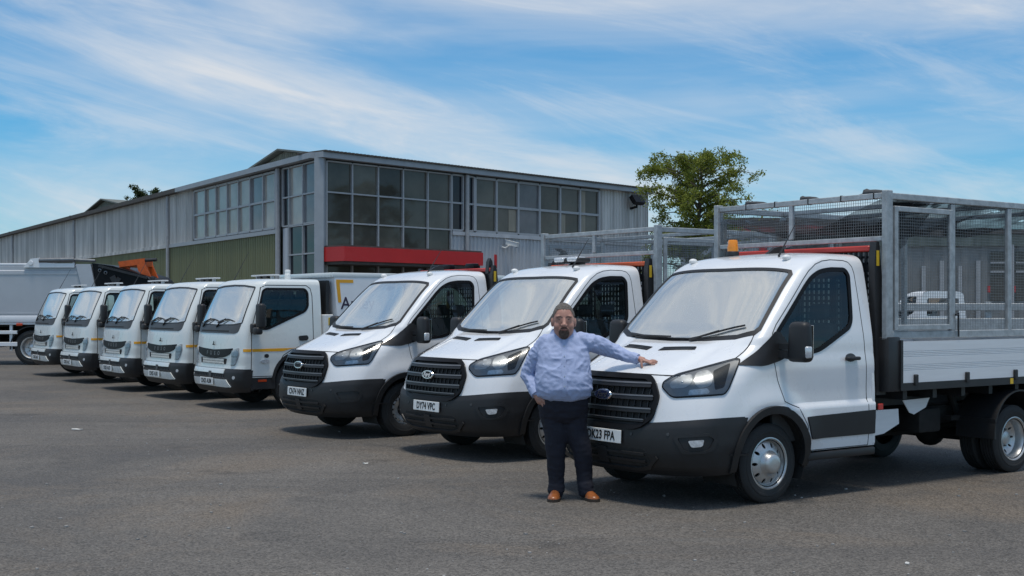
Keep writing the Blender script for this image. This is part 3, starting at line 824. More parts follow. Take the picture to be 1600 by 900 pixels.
    part('badge_plate', bd_, 'van_badgein' + badge, oval(0.094, 0.037, 0.004), {'blue': bluem, 'script': blackg, 'plain': steel}[badge], 30, M=Matrix.Translation((0, 0, 0.012)))
    if badge != 'blue':
        ob('lettering', text_mesh('Ford', 0.072, platew if badge == 'script' else blackg, 0.95, 0.002, 0.35, 0.001), bd_, Matrix.Translation((0, -0.002, 0.0185)))
    else:
        ob('lettering', text_mesh('Ford', 0.068, grey, 0.95, 0.001, 0.35, 0.001), bd_, Matrix.Translation((0, -0.002, 0.0185)))
    # headlights
    for sd, k in ((1, 'l'), (-1, 'r')):
        fl = (lambda m: m) if sd > 0 else flipped
        h = part_('headlight', 'van_hl' + k, lambda mb: fl(VS.patch(HLO, DIAG, 0.004, 0.01, (), 0.04)), lampd)
        part('lamp_rim', h, 'van_hlrim' + k, lambda mb: fl(VS.patch(inset(HLO, -0.005), DIAG, 0.010, 0.014, [inset(HLO, 0.005)], 0.04)), blackg, 30)
        def bowls(mb):
            VS.patch(rpoly([(-0.155, 1.03), (-0.09, 1.072), (0.035, 1.105), (0.030, 1.03), (-0.03, 0.992), (-0.14, 0.985)], 0.03), DIAG, 0.008, 0.006, (), 0.03, mb)
            VS.patch(rpoly([(0.055, 1.112), (0.16, 1.140), (0.205, 1.09), (0.185, 1.015), (0.095, 0.99), (0.045, 1.03)], 0.04), DIAG, 0.009, 0.006, (), 0.03, mb)
            return fl(mb)
        part('reflector', h, 'van_hlr' + k, bowls, lampr, 30)
        def bulbs(mb):
            for (u, v) in ((-0.05, 1.04), (0.125, 1.065)):
                U, V, D = (Vector(a) for a in DIAG); p, n = VS.hit(U * u + V * v - D * 6, D)
                mb.sphere(p + n * 0.002, (0.014, 0.014, 0.014), 10, 8)
            return fl(mb)
        part('bulb', h, 'van_hlb' + k, bulbs, lampc, 60)
        part('running_lamp', h, 'van_hld' + k, lambda mb: fl(VS.patch(rpoly([(0.01, 0.978), (0.15, 0.995), (0.175, 0.968), (0.16, 0.95), (0.0, 0.938)], 0.012), DIAG, 0.008, 0.005, (), 0.03)), lampc, 30)
        part('indicator', h, 'van_hli' + k, lambda mb: fl(VS.patch(rpoly([(0.20, 1.13), (0.345, 1.195), (0.29, 1.0), (0.215, 0.98)], 0.02), DIAG, 0.006, 0.004, (), 0.03)), blackg, 30)
        part('lens', h, 'van_hll' + k, lambda mb: fl(VS.patch(inset(HLO, 0.006), DIAG, 0.016, 0.006, (), 0.04)), lens, 60)
        # wheel-arch flare and liner
        def flare(mb):
            out = [(0.02 + 0.475 * math.cos(t), 0.37 + 0.462 * math.sin(t)) for t in np.linspace(R(-8), R(188), 26)]
            inn = [(0.02 + 0.405 * math.cos(t), 0.37 + 0.40 * math.sin(t)) for t in np.linspace(R(188), R(-8), 26)]
            VS.patch(out + [(-0.465, 0.30), (-0.405, 0.285)] + inn, LEFT, 0.030, 0.05, (), 0.04, mb)
            return fl(mb)
        part_('wheel_arch', 'van_flare' + k, flare, blackp)
        def liner(mb):
            n = 22; vs = []
            for y in (0.97, 0.60):
                vs += [(0.02 + 0.43 * math.cos(t), y, 0.36 + 0.43 * math.sin(t)) for t in np.linspace(R(-25), R(205), n)]
            mb.add(vs, [(i, i + 1, n + i + 1, n + i) for i in range(n - 1)])
            mb.prism([(0.02 + 0.43 * math.cos(t), 0.36 + 0.43 * math.sin(t)) for t in np.linspace(R(-25), R(205), n)], 'y', 0.60, 0.58)
            return fl(mb)
        part_('arch_liner', 'van_liner' + k, liner, under)
        part_('sill_step', 'van_step' + k, lambda mb: fl(MB().rbox((-0.88, 0.93, 0.365), (0.90, 0.14, 0.07), 0.015, 2)), blackp)
    # roof fittings
    def marker(mb): mb.sphere((0, 0, 0.012), (0.048, 0.034, 0.028), 12, 8)
    for y in (0.60, -0.60): part('roof_marker', T, 'van_marker', marker, platew, 60, M=Matrix.Translation((-0.60, y, 2.095)))
    an = part('aerial', T, 'van_aerial', lambda mb: mb.tube([(0, 0, 0), (-0.035, 0.0, 0.05), (-0.23, 0.02, 0.34)], [0.012, 0.007, 0.0025], 6), blackp, 40, M=Matrix.Translation((-0.66, 0.45, 2.125)))
    part_('shark_fin', 'van_fin', lambda mb: mb.prism([(-0.12, 0), (0.12, 0), (0.03, 0.055), (-0.05, 0.075), (-0.10, 0.07)], 'y', -0.02, 0.02), blackp, M=Matrix.Translation((-1.08, 0.02, 2.17)))
    # interior
    def dash(mb):
        mb.prism([(0.12, 1.30), (-0.02, 1.345), (-0.20, 1.33), (-0.30, 1.22), (-0.26, 0.95), (0.0, 0.75), (0.25, 0.75), (0.25, 1.26)], 'y', -0.86, 0.86)
    part_('dashboard', 'van_dash', dash, dashm)
    def seat(mb):
        mb.rbox((-0.72, 0, 0.98), (0.50, 0.50, 0.16), 0.05, 3)
        mb.rbox((-1.02, 0, 1.27), (0.14, 0.42, 0.50), 0.05, 3, Matrix.Rotation(R(-10), 3, 'Y'))
        mb.rbox((-1.09, 0, 1.62), (0.08, 0.22, 0.15), 0.035, 3, Matrix.Rotation(R(-8), 3, 'Y'))
        mb.tube([(-1.07, 0.07, 1.48), (-1.09, 0.07, 1.60)], 0.008, 6); mb.tube([(-1.07, -0.07, 1.48), (-1.09, -0.07, 1.60)], 0.008, 6)
    for y in (-0.48, 0.16, 0.56): part('seat', T, 'van_seat', seat, seatm, 40, M=Matrix.Translation((0, y, 0)))
    def swheel(mb):
        n = 24
        c = Vector((-0.42, -0.46, 1.27)); a = Vector((0, 1, 0)); b = Vector((-0.5, 0, 0.866))
        mb.tube([c + (a * math.cos(t) + b * math.sin(t)) * 0.19 for t in np.linspace(0, 2 * math.pi, n + 1)], 0.015, 8, False)
        mb.bar(c + a * 0.18, c - a * 0.18, 0.05, 0.03); mb.bar(c, c + Vector((0.25, 0, -0.14)), 0.05, 0.05)
    part_('steering_wheel', 'van_sw', swheel, blackp, 40)
    part_('cab_floor', 'van_floor', lambda mb: (mb.b2(XR + 0.04, 0.25, -0.85, 0.85, 0.50, 0.56), mb.b2(0.20, 0.25, -0.85, 0.85, 0.5, 1.28), mb.b2(XR + 0.035, XR + 0.06, -0.84, 0.84, 0.56, 1.34)) and None, dashm)
    # running gear
    def chassis(mb):
        for sd in (1, -1):
            mb.b2(-4.55, 0.85, sd * 0.36, sd * 0.44, 0.48, 0.66)
        for x in (-1.5, -2.3, -3.2, -4.4): mb.b2(x - 0.04, x + 0.04, -0.36, 0.36, 0.52, 0.62)
        mb.b2(0.0, 0.85, -0.34, 0.34, 0.26, 0.60); mb.b2(-0.05, 0.05, -0.75, 0.75, 0.30, 0.38)
        mb.tube([(-0.4, 0, 0.42), (-3.4, 0, 0.36)], 0.045, 10)
        mb.tube([(-3.504, -0.75, 0.34), (-3.504, 0.75, 0.34)], 0.07, 10); mb.sphere((-3.504, 0, 0.34), 0.16, 12, 8)
        mb.rbox((-0.7, 0, 0.42), (1.2, 1.5, 0.18), 0.04)
        mb.rbox((-2.5, -0.62, 0.50), (0.9, 0.34, 0.30), 0.05)
        mb.rbox((-2.55, 0.55, 0.55), (0.35, 0.3, 0.24), 0.03); mb.tube([(-1.4, 0.2, 0.40), (-2.8, 0.24, 0.40), (-4.2, 0.3, 0.45)], 0.035, 8)
        for sd in (1, -1):
            mb.bar((-2.95, sd * 0.62, 0.55), (-4.05, sd * 0.62, 0.52), 0.07, 0.05)
            mb.tube([(-3.3, sd * 0.55, 0.36), (-3.15, sd * 0.50, 0.78)], 0.035, 8)
    part_('chassis_frame', 'van_chassis', chassis, under)
    def bracket(mb):
        mb.prism([(-1.40, 0.47), (-1.62, 0.49), (-1.84, 0.57), (-1.83, 0.71), (-1.38, 0.71)], 'y', 0.86, 0.868)
        mb.prism([(-1.95, 0.78), (-2.05, 0.66), (-2.12, 0.64), (-2.30, 0.70), (-2.36, 0.79)], 'y', 0.82, 0.828)
    part_('mounting_plate', 'van_bracket', bracket, alu)
    for sd in (1, -1):
        wheel(T, 0, sd * 0.855, 0.338 if wheels == 'drw' else 0.348, sd, 'front_drw' if wheels == 'drw' else 'srw')
        wheel(T, -3.504, sd * (0.905 if wheels == 'drw' else 0.86), 0.338 if wheels == 'drw' else 0.348, sd, 'rear_drw' if wheels == 'drw' else 'srw')
    def guard(mb):
        n = 20
        for r0, r1, y0, y1 in ((0.42, 0.435, 0.62, 1.06),):
            t = np.linspace(R(-5), R(172), n)
            P = [(-3.504 + r1 * math.cos(a), 0.40 + r1 * math.sin(a)) for a in t] + [(-3.504 + r0 * math.cos(a), 0.40 + r0 * math.sin(a)) for a in t[::-1]]
            nn = len(P)
            mb.add([(p[0], y0, p[1]) for p in P] + [(p[0], y1, p[1]) for p in P], [(i, (i + 1) % nn, nn + (i + 1) % nn, nn + i) for i in range(nn)] + [(i, i + 1, nn - 2 - i, nn - 1 - i) for i in range(n - 1)] + [(nn + i, nn + i + 1, nn + nn - 2 - i, nn + nn - 1 - i) for i in range(n - 1)])
        mb.b2(-3.10, -3.085, 0.62, 1.06, 0.36, 0.56)
    both('mudguard', T, 'van_guard', guard, blackp, 40)
    return body

def dropside(mb, x0, x1, y, z0, z1):
    """ribbed aluminium side board"""
    h = z1 - z0; t = 0.025; pr = []
    z = z0
    pr.append((y - t, z0)); 
    zs = [z0, z0 + h * 0.30]; 
    cur = [(y, z0), (y, z0 + h * 0.27)]
    for b0 in (0.29, 0.62):
        for k in range(4):
            a = z0 + h * (b0 + k * 0.042)
            cur += [(y, a), (y - 0.006, a + h * 0.008), (y - 0.006, a + h * 0.016), (y, a + h * 0.024)]
    cur += [(y, z1)]
    poly = cur + [(y - t, z1), (y - t, z0)]
    n = len(poly)
    mb.add([(x0, p[0], p[1]) for p in poly] + [(x1, p[0], p[1]) for p in poly], [(i, (i + 1) % n, n + (i + 1) % n, n + i) for i in range(n)] + [tuple(range(n)), tuple(range(2 * n - 1, n - 1, -1))])

def wire_panel(mb, o, u, v, W, Hh, pitch, r=0.0014):
    """welded wire mesh: crossing wires in the plane spanned by u and v"""
    o = Vector(o); u = Vector(u).normalized(); v = Vector(v).normalized(); n = u.cross(v).normalized()
    k = max(1, int(round(W / pitch)))
    for i in range(k + 1): mb.bar(o + u * (W * i / k) + n * r, o + u * (W * i / k) + v * Hh + n * r, 2 * r, 2 * r, n)
    k = max(1, int(round(Hh / pitch)))
    for i in range(k + 1): mb.bar(o + v * (Hh * i / k) - n * r, o + v * (Hh * i / k) + u * W - n * r, 2 * r, 2 * r, n)

def build_bed(T, xl, redm, key, zr):
    """tipping body: floor, dropsides, headboard with coloured top beam"""
    x1 = -1.62; W = 1.05
    p = lambda n, k, fn, m, s=30, par=None, **kw: part(n, par or T, key + k, fn, m, s, **kw)
    bed = p('bed_floor', 'bedfloor', lambda mb: (mb.b2(xl, x1, -W + 0.03, W - 0.03, 0.90, 0.955), [mb.b2(x - 0.03, x + 0.03, -0.95, 0.95, 0.80, 0.90) for x in np.arange(x1 - 0.2, xl, -0.45)], [mb.b2(xl, x1, s * 0.40, s * 0.48, 0.70, 0.80) for s in (1, -1)]) and None, blacks)
    for sd in (1, -1):
        fl = (lambda m: m) if sd > 0 else flipped
        def ds(mb, fl=fl): dropside(mb, xl, x1, W, 0.965, 1.345); return fl(mb)
        d = p('dropside', 'ds%d' % sd, ds, alu)
        def rail(mb, fl=fl): mb.b2(xl, x1 + 0.01, W - 0.07, W + 0.012, 0.895, 0.962); return fl(mb)
        p('side_rail', 'rail%d' % sd, rail, blacks)
        for i, x in enumerate((-1.83, -2.62, -3.42, -4.2)):
            def hg(mb, fl=fl, x=x): mb.rbox((x, W + 0.016, 0.99), (0.045, 0.03, 0.10), 0.006, 1); return fl(mb)
            p('hinge', 'hinge%d%d' % (sd, i), hg, blacks, par=d)
        def mk(mb, fl=fl): mb.b2(-3.38, -3.33, W + 0.013, W + 0.016, 0.90, 0.955); return fl(mb)
        p('reflective_marker', 'mk%d' % sd, mk, yellowm)
        def cp(mb, fl=fl): mb.rbox((-1.525, 1.0, 1.14), (0.17, 0.12, 0.50), 0.012, 2); mb.b2(-1.63, -1.60, 1.02, 1.075, 0.90, 1.36); return fl(mb)
        p('front_post', 'cp%d' % sd, cp, blacks)
        def hp(mb, fl=fl):
            mb.prism([(-1.40, 0.86), (-1.53, 0.86), (-1.53, 1.55), (-1.46, 2.10), (-1.44, zr + 0.06), (-1.40, zr + 0.06), (-1.375, 2.10)], 'y', 0.885, 0.955); return fl(mb)
        h = p('headboard_post', 'hp%d' % sd, hp, blacks)
        p('warning_sticker', 'st%d' % sd, (lambda mb, fl=fl: fl(mb.b2(-1.4365, -1.398, 0.957, 0.959, zr - 0.16, zr - 0.02))), yellowm, par=h)
    def hb(mb):
        for z in (0.98, 1.18, 1.36, 2.02): mb.b2(-1.46, -1.41, -0.885, 0.885, z - 0.035, z + 0.035)
        for y in (-0.45, 0, 0.45): mb.b2(-1.45, -1.42, y - 0.03, y + 0.03, 0.95, zr)
        mb.b2(-1.455, -1.45, -0.885, 0.885, 0.90, 1.30)
    hbo = p('headboard', 'hb', hb, blacks)
    def hm(mb): wire_panel(mb, (-1.435, -0.88, 1.32), (0, 1, 0), (0, 0, 1), 1.76, zr - 1.34, 0.058, 0.011)
    p('guard_mesh', 'hbmesh', hm, blacks, None, par=hbo, kind='stuff')
    p('top_beam', 'beam', lambda mb: mb.rbox((-1.43, -0.0, zr), (0.10, 1.77, 0.055), 0.01, 1), redm, par=hbo)
    p('tail_board', 'tail', lambda mb: mb.b2(xl - 0.03, xl - 0.002, -W, W, 0.95, 1.345), alu)
    def side_plate(mb): mb.b2(-1.40, -1.37, 0.88, 0.95, 0.72, 0.78)
    p('side_reflector', 'srefl', lambda mb: mb.rbox((-1.42, 0.985, 0.755), (0.06, 0.02, 0.055), 0.004, 1), redp)

def build_cage(T, xl, ztop, zlow, key, net=True, y0=-1.16, y1=1.03):
    p = lambda n, k, fn, m, s=30, par=None, **kw: part(n, par or T, key + k, fn, m, s, **kw)
    zb = 1.37; xf = -1.485
    # front corner posts, overcab front frame
    for y in (y1 - 0.02, y0 + 0.02):
        p('corner_post', 'cpst%.2f' % y, lambda mb, y=y: mb.rbox((xf, y, (zb + ztop) / 2 + 0.005), (0.09, 0.06, ztop - zb + 0.03), 0.006, 1), galv)
    p('front_top_rail', 'ftr', lambda mb: mb.rbox((xf + 0.005, (y0 + y1) / 2, ztop - 0.025), (0.05, y1 - y0 - 0.12, 0.05), 0.005, 1), galv)
    p('front_low_rail', 'flr', lambda mb: mb.rbox((xf + 0.005, (y0 + y1) / 2, zlow), (0.045, y1 - y0 - 0.12, 0.045), 0.005, 1), galv)
    p('front_mid_post', 'fmp', lambda mb: mb.rbox((xf + 0.004, -0.13, (zlow + ztop) / 2 - 0.002), (0.04, 0.05, ztop - zlow - 0.078), 0.005, 1), galv)
    p('front_mesh', 'fmesh', lambda mb: wire_panel(mb, (xf, y0 + 0.05, zlow), (0, 1, 0), (0, 0, 1), y1 - y0 - 0.1, ztop - zlow, 0.027), galvd, None, kind='stuff')
    for sd, y in ((1, y1), (-1, y0)):
        ky = 's%d' % sd; ys = y - sd * 0.03
        p('side_top_rail', ky + 'tr', lambda mb: mb.rbox(((xl + xf) / 2 - 0.03, ys, ztop - 0.03), (xf - xl - 0.045, 0.05, 0.06), 0.006, 1), galv)
        p('side_low_rail', ky + 'lr', lambda mb: mb.rbox(((xl + xf) / 2 - 0.03, ys, zb + 0.035), (xf - xl - 0.045, 0.05, 0.07), 0.006, 1), galv)
        for i, x in enumerate((-2.46, -3.39, xl + 0.03)):
            p('side_post', ky + 'p%d' % i, lambda mb, x=x: mb.rbox((x, ys, (zb + ztop) / 2), (0.065, 0.045, ztop - zb - 0.13), 0.006, 1), galv)
        # hinged mesh door in the front bay
        def fr(mb):
            a, b, c, d = -1.585, -2.405, zb + 0.08, ztop - 0.12
            yy = ys + sd * 0.024
            for x in (a, b): mb.rbox((x, yy, (c + d) / 2), (0.05, 0.035, d - c), 0.005, 1)
            for z in (c + 0.025, d - 0.025): mb.rbox(((a + b) / 2, yy, z), (a - b - 0.052, 0.033, 0.05), 0.005, 1)
        dr = p('cage_door', ky + 'door', fr, galv)
        p('door_mesh', ky + 'dmesh', lambda mb: wire_panel(mb, (-2.40, ys + sd * 0.024, zb + 0.09), (1, 0, 0), (0, 0, 1), 0.81, ztop - zb - 0.22, 0.027), galvd, None, par=dr, kind='stuff')
        p('latch', ky + 'latch', lambda mb: (mb.tube([(-2.50, ys + sd * 0.05, zb + 0.01), (-2.50, ys + sd * 0.05, zb + 0.24)], 0.010, 6), mb.tube([(-2.50, ys + sd * 0.05, zb + 0.22), (-2.44, ys + sd * 0.06, zb + 0.22)], 0.010, 6)) and None, blacks, par=dr)
        p('side_mesh', ky + 'mesh', lambda mb: wire_panel(mb, (xl + 0.05, ys - sd * 0.012, zb + 0.05), (1, 0, 0), (0, 0, 1), -2.46 - xl - 0.05, ztop - zb - 0.1, 0.027), galvd, None, kind='stuff')
    for i, x in enumerate((-2.46, -3.39, xl + 0.03)):
        p('roof_bar', 'rb%d' % i, lambda mb, x=x: mb.rbox((x, (y0 + y1) / 2, ztop - 0.03), (0.05, y1 - y0 - 0.13, 0.045), 0.005, 1), galv)
    if net: return

# ------------------------------------------------------------------ small cab-over truck (origin under the middle of the front face)
FR = [(0.28, -0.03, 0.30, 0.89, 0.22, 3.4), (0.36, 0.02, 0.38, 0.915, 0.22, 3.5), (0.48, 0.045, 0.50, 0.93, 0.22, 3.6), (0.60, 0.04, 0.61, 0.935, 0.22, 3.6), (0.665, 0.02, 0.665, 0.935, 0.22, 3.5),
      (0.72, 0.012, 0.72, 0.935, 0.22, 3.4), (0.86, 0.005, 0.86, 0.94, 0.22, 3.4), (1.02, -0.008, 1.02, 0.94, 0.22, 3.3), (1.20, -0.028, 1.20, 0.935, 0.215, 3.3), (1.36, -0.070, 1.37, 0.925, 0.21, 3.4),
      (1.55, -0.148, 1.56, 0.912, 0.20, 3.5), (1.80, -0.262, 1.80, 0.89, 0.195, 3.6), (1.98, -0.345, 1.965, 0.87, 0.19, 3.6), (2.05, -0.385, 2.035, 0.858, 0.18, 3.5), (2.095, -0.44, 2.085, 0.835, 0.18, 3.3),
      (2.122, -0.53, 2.115, 0.78, 0.18, 3.0), (2.134, -0.66, 2.130, 0.64, 0.18, 2.7), (2.140, -0.84, 2.137, 0.38, 0.16, 2.5), (2.144, -1.0, 2.144, 0.0, 0.1, 2.5)]
FXR = -1.50
Gf, KF = loft(FR, FXR, 96, 28, 36)
FS = Surf(Gf); NVf = Gf.shape[1]
FWIN = rpoly([(-0.345, 1.47), (-0.475, 1.925), (-0.53, 1.955), (-1.215, 1.955), (-1.26, 1.90), (-1.255, 1.68), (-1.20, 1.60), (-0.52, 1.315), (-0.40, 1.32)], [0.02, 0.03, 0.03, 0.04, 0.04, 0.05, 0.06, 0.05, 0.03])
FWS = rpoly([(-0.815, 1.40), (-0.6, 1.372), (0, 1.36), (0.6, 1.372), (0.815, 1.40), (0.755, 1.99), (0.4, 2.02), (0, 2.03), (-0.4, 2.02), (-0.755, 1.99)], [0.03, 0, 0, 0, 0.03, 0.03, 0, 0, 0, 0.03])
FDOOR = [(-0.235, 0.545), (-0.66, 0.545), (-0.70, 0.72), (-0.80, 0.88), (-0.95, 0.965), (-1.10, 0.985), (-1.30, 0.985), (-1.345, 1.05), (-1.345, 1.85), (-1.32, 1.97), (-1.25, 2.02), (-0.52, 2.02), (-0.44, 1.98), (-0.285, 1.45), (-0.24, 1.30)]
def fus_masks():
    C, N = FS.C, FS.fn; xz = C[:, [0, 2]]; side = (np.abs(C[:, 1]) > 0.70) & (np.abs(N[:, 1]) > 0.55)
    win = in_poly(xz, inset(FWIN, -0.004)) & side
    wsc = in_poly(C[:, [1, 2]], inset(FWS, 0.014)) & (N[:, 0] > 0.3)
    arch = (np.hypot(C[:, 0] + 1.07, C[:, 2] - 0.46) < 0.45) & (np.abs(C[:, 1]) > 0.5)
    low = (C[:, 2] < 0.53) & (C[:, 0] < -0.24); low |= (C[:, 2] < 0.62) & (C[:, 0] < -0.8)
    door = in_poly(xz, FDOOR) & side
    bump = (FS.F.min(1) // NVf < KF[4]) & (C[:, 0] > -0.245)
    return win, wsc, arch, low, door, bump
a_, b_, c_, d_, e_, f_ = fus_masks(); h_ = a_ | b_ | c_ | d_
CACHE['fus_body'] = FS.cut(~h_ & ~e_ & ~f_, 'fus_body', fwhite)
CACHE['fus_door_l'] = FS.cut(~h_ & e_ & (FS.C[:, 1] > 0), 'fus_door_l', fwhite)
CACHE['fus_door_r'] = FS.cut(~h_ & e_ & (FS.C[:, 1] < 0), 'fus_door_r', fwhite)
CACHE['fus_bumper'] = FS.cut(~h_ & f_, 'fus_bumper', blackp, 0.015, 0.04)
fuslampd = pm('lamp_housing', (0.42, 0.425, 0.43), 0.3, 0.1, var=0.4, scale=25)
lwhite_ = pm('bar_off_white', (0.55, 0.56, 0.57), 0.4, var=0.06)
def build_fuso(T, plate, boxtop=2.23, lettering=True):
    p = lambda n, k, fn, m, s=30, par=None, **kw: part(n, par or T, 'fus_' + k, fn, m, s, **kw)
    body = ob('cab_body', CACHE['fus_body'], T)
    def rear(mb):
        P, Tt, bd = tri2d([(-0.93, 0.62), (0.93, 0.62), (0.92, 1.37), (0.845, 1.965), (0.79, 2.06), (0.5, 2.12), (-0.5, 2.12), (-0.79, 2.06), (-0.845, 1.965), (-0.92, 1.37)], [rpoly([(-0.55, 1.42), (0.55, 1.42), (0.55, 1.88), (-0.55, 1.88)], 0.05)], 0.25)
        n = len(P)
        mb.add([(FXR, q[0], q[1]) for q in P] + [(FXR + 0.03, q[0], q[1]) for q in P], [tuple(t) for t in Tt] + [tuple(n + i for i in reversed(t)) for t in Tt] + [(b, a, n + a, n + b) for a, b in bd])
    p('rear_wall', 'rear', rear, fwhite)
    p('rear_window', 'rearwin', lambda mb: mb.b2(FXR + 0.01, FXR + 0.016, -0.56, 0.56, 1.41, 1.89), sideg, None)
    for sd, k in ((1, 'l'), (-1, 'r')):
        fl = (lambda m: m) if sd > 0 else flipped
        d = ob('door', CACHE['fus_door_' + k], T)
        p('window_frame', 'wf' + k, lambda mb: fl(FS.patch(inset(FWIN, -0.024), LEFT, 0.005, 0.02, [inset(FWIN, 0.012)], 0.06)), blackg, par=d)
        p('window_glass', 'wg' + k, lambda mb: fl(FS.patch(inset(FWIN, 0.004), LEFT, -0.004, 0.004, (), 0.1)), sideg, 50, par=d)
        p('door_gap', 'dg' + k, lambda mb: fl(FS.patch(inset(FDOOR, -0.006), LEFT, 0.0015, 0.004, [inset(FDOOR, 0.006)], 0.08)), seamm, par=d)
        p('handle', 'hd' + k, lambda mb: fl(FS.patch(rpoly([(-1.07, 1.19), (-1.23, 1.20), (-1.25, 1.15), (-1.22, 1.115), (-1.09, 1.11)], 0.03), LEFT, 0.022, 0.03, (), 0.05)), blackp, par=d)
        p('stripe', 'stp' + k, lambda mb: fl(FS.patch([(-0.255, 0.945), (-0.795, 0.945), (-0.95, 0.985), (-1.06, 0.995), (-0.245, 0.99)], LEFT, 0.004, 0.004, (), 0.04)), stripe, par=d)
        p('stripe', 'stpf' + k, lambda mb: fl(FS.patch([(-0.232, 0.945), (-0.11, 0.945), (-0.11, 0.99), (-0.232, 0.99)], LEFT, 0.006, 0.006, (), 0.02)), stripe)
        p('side_indicator', 'si' + k, lambda mb: fl(FS.patch(ellipse(-0.47, 0.79, 0.075, 0.032), LEFT, 0.022, 0.03, (), 0.04)), lampc, par=d)
        p('fuel_cap', 'fc' + k, lambda mb: fl(FS.patch(ellipse(-0.50, 0.875, 0.04, 0.032, 14), LEFT, 0.010, 0.02, (), 0.04)), blackp, par=d)
        p('door_card', 'card' + k, lambda mb: fl(MB().prism([(-0.35, 0.62), (-0.7, 0.62), (-0.9, 1.0), (-1.3, 1.0), (-1.3, 1.55), (-0.52, 1.27), (-0.35, 1.27)], 'y', 0.82, 0.85)), dashm, None, par=d)
        def mir(mb):
            mb.rbox((-0.30, 1.145, 1.52), (0.11, 0.19, 0.40), 0.04, 3); mb.rbox((-0.26, 1.12, 1.285), (0.12, 0.17, 0.12), 0.035, 3)
            mb.tube([(-0.30, 0.86, 1.33), (-0.27, 1.02, 1.26), (-0.28, 1.13, 1.30), (-0.29, 1.14, 1.45)], 0.028, 8)
            mb.rbox((-0.29, 0.955, 1.32), (0.14, 0.12, 0.16), 0.03, 3)
            return fl(mb)
        if sd < 0:
            mir0 = mir
            def mir(mb): return flipped(MB().rbox((-0.52, 1.03, 1.50), (0.19, 0.10, 0.38), 0.04, 3).bar((-0.42, 0.88, 1.36), (-0.46, 1.0, 1.40), 0.05, 0.06))
        m = p('door_mirror', 'mir' + k, mir, blackp, 45, par=None)
        if sd > 0: p('mirror_glass', 'mirg' + k, lambda mb: fl(MB().rbox((-0.358, 1.145, 1.53), (0.006, 0.15, 0.33), 0.002, 1)), chrome, par=m)
        h = p('headlight', 'hl' + k, lambda mb: fl(FS.patch(rpoly([(0.49, 0.965), (0.56, 0.985), (0.645, 1.015), (0.655, 0.90), (0.60, 0.775), (0.56, 0.72), (0.475, 0.715), (0.485, 0.84)], 0.02), DIAG, 0.008, 0.02, (), 0.03)), fuslampd)
        def refl(mb):
            FS.patch(rpoly([(0.505, 0.958), (0.60, 0.985), (0.635, 0.94), (0.615, 0.875), (0.505, 0.87)], 0.02), DIAG, 0.013, 0.006, (), 0.03, mb)
            FS.patch(rpoly([(0.492, 0.855), (0.615, 0.855), (0.585, 0.765), (0.555, 0.733), (0.485, 0.73)], 0.02), DIAG, 0.013, 0.006, (), 0.03, mb)
            return fl(mb)
        p('reflector', 'hlr' + k, refl, fuslamp, par=h)
        p('lens', 'hll' + k, lambda mb: fl(FS.patch(rpoly([(0.495, 0.96), (0.64, 1.005), (0.65, 0.90), (0.555, 0.725), (0.48, 0.72)], 0.02), DIAG, 0.019, 0.006, (), 0.04)), lens, 60, par=h)
        def flare(mb):
            t = np.linspace(R(-2), R(182), 22)
            FS.patch([(-1.07 + 0.47 * math.cos(a), 0.47 + 0.47 * math.sin(a)) for a in t if -1.07 + 0.47 * math.cos(a) > -1.49] + [(-1.07 + 0.42 * math.cos(a), 0.47 + 0.42 * math.sin(a)) for a in t[::-1] if -1.07 + 0.42 * math.cos(a) > -1.49], LEFT, 0.012, 0.05, (), 0.06, mb)
            return fl(mb)
        p('wheel_arch', 'flare' + k, flare, blackp)
        p('side_skirt', 'skirt' + k, lambda mb: fl(MB().prism([(-0.24, 0.535), (-0.66, 0.535), (-0.66, 0.34), (-0.24, 0.34)], 'y', 0.78, 0.925)), blackp)
        p('side_reflector', 'srf' + k, lambda mb: fl(MB().rbox((-0.43, 0.932, 0.475), (0.15, 0.014, 0.036), 0.004, 1)), redl)
        wheel(T, -1.07, sd * 0.80, 0.395, sd, 'fuso_front'); wheel(T, -4.05, sd * 0.82, 0.395, sd, 'fuso_rear')
    p('windscreen', 'ws', lambda mb: FS.patch(inset(FWS, 0.002), FRONT, -0.003, 0.004, (), 0.1), wsg, 60)
    p('windscreen_surround', 'frit', lambda mb: FS.patch(inset(FWS, -0.006), FRONT, 0.006, 0.012, [inset(FWS, 0.016)], 0.03), blackp)
    p('cowl_panel', 'cowl', lambda mb: FS.patch(rpoly([(-0.80, 1.39), (-0.78, 1.27), (-0.70, 1.235), (0.70, 1.235), (0.78, 1.27), (0.80, 1.39), (0.6, 1.362), (0, 1.35), (-0.6, 1.362)], [0.02, 0.04, 0.04, 0.04, 0.04, 0.02, 0, 0, 0]), FRONT, 0.008, 0.02, (), 0.06), grey)
    p('cowl_slot', 'cowls', lambda mb: FS.patch(rpoly([(-0.62, 1.262), (0.50, 1.262), (0.50, 1.28), (-0.62, 1.28)], 0.005), FRONT, 0.011, 0.006, (), 0.1), under)
    for i, (b0, b1, b2) in enumerate((((0.45, 1.33), (0.62, 1.40), (0.30, 1.44)), ((-0.15, 1.33), (0.02, 1.40), (-0.32, 1.43)))):
        def wp(mb):
            def at(y, z, o):
                h, n = FS.hit(Vector((6, y, z)), Vector((-1, 0, 0))); return h + n * o
            c = 0.10 if i == 0 else -0.50
            mb.tube([at(c - 0.10, 1.335, 0.012), at(c + 0.02, 1.40, 0.035), at(c + 0.20, 1.46, 0.035)], [0.016, 0.012, 0.010], 6)
            mb.tube([at(c - 0.10 + 0.55 * t, 1.405 + 0.055 * math.sin(t * 2.6), 0.016) for t in np.linspace(0, 1, 7)], 0.011, 6)
        p('wiper', 'wip%d' % i, wp, blackp)
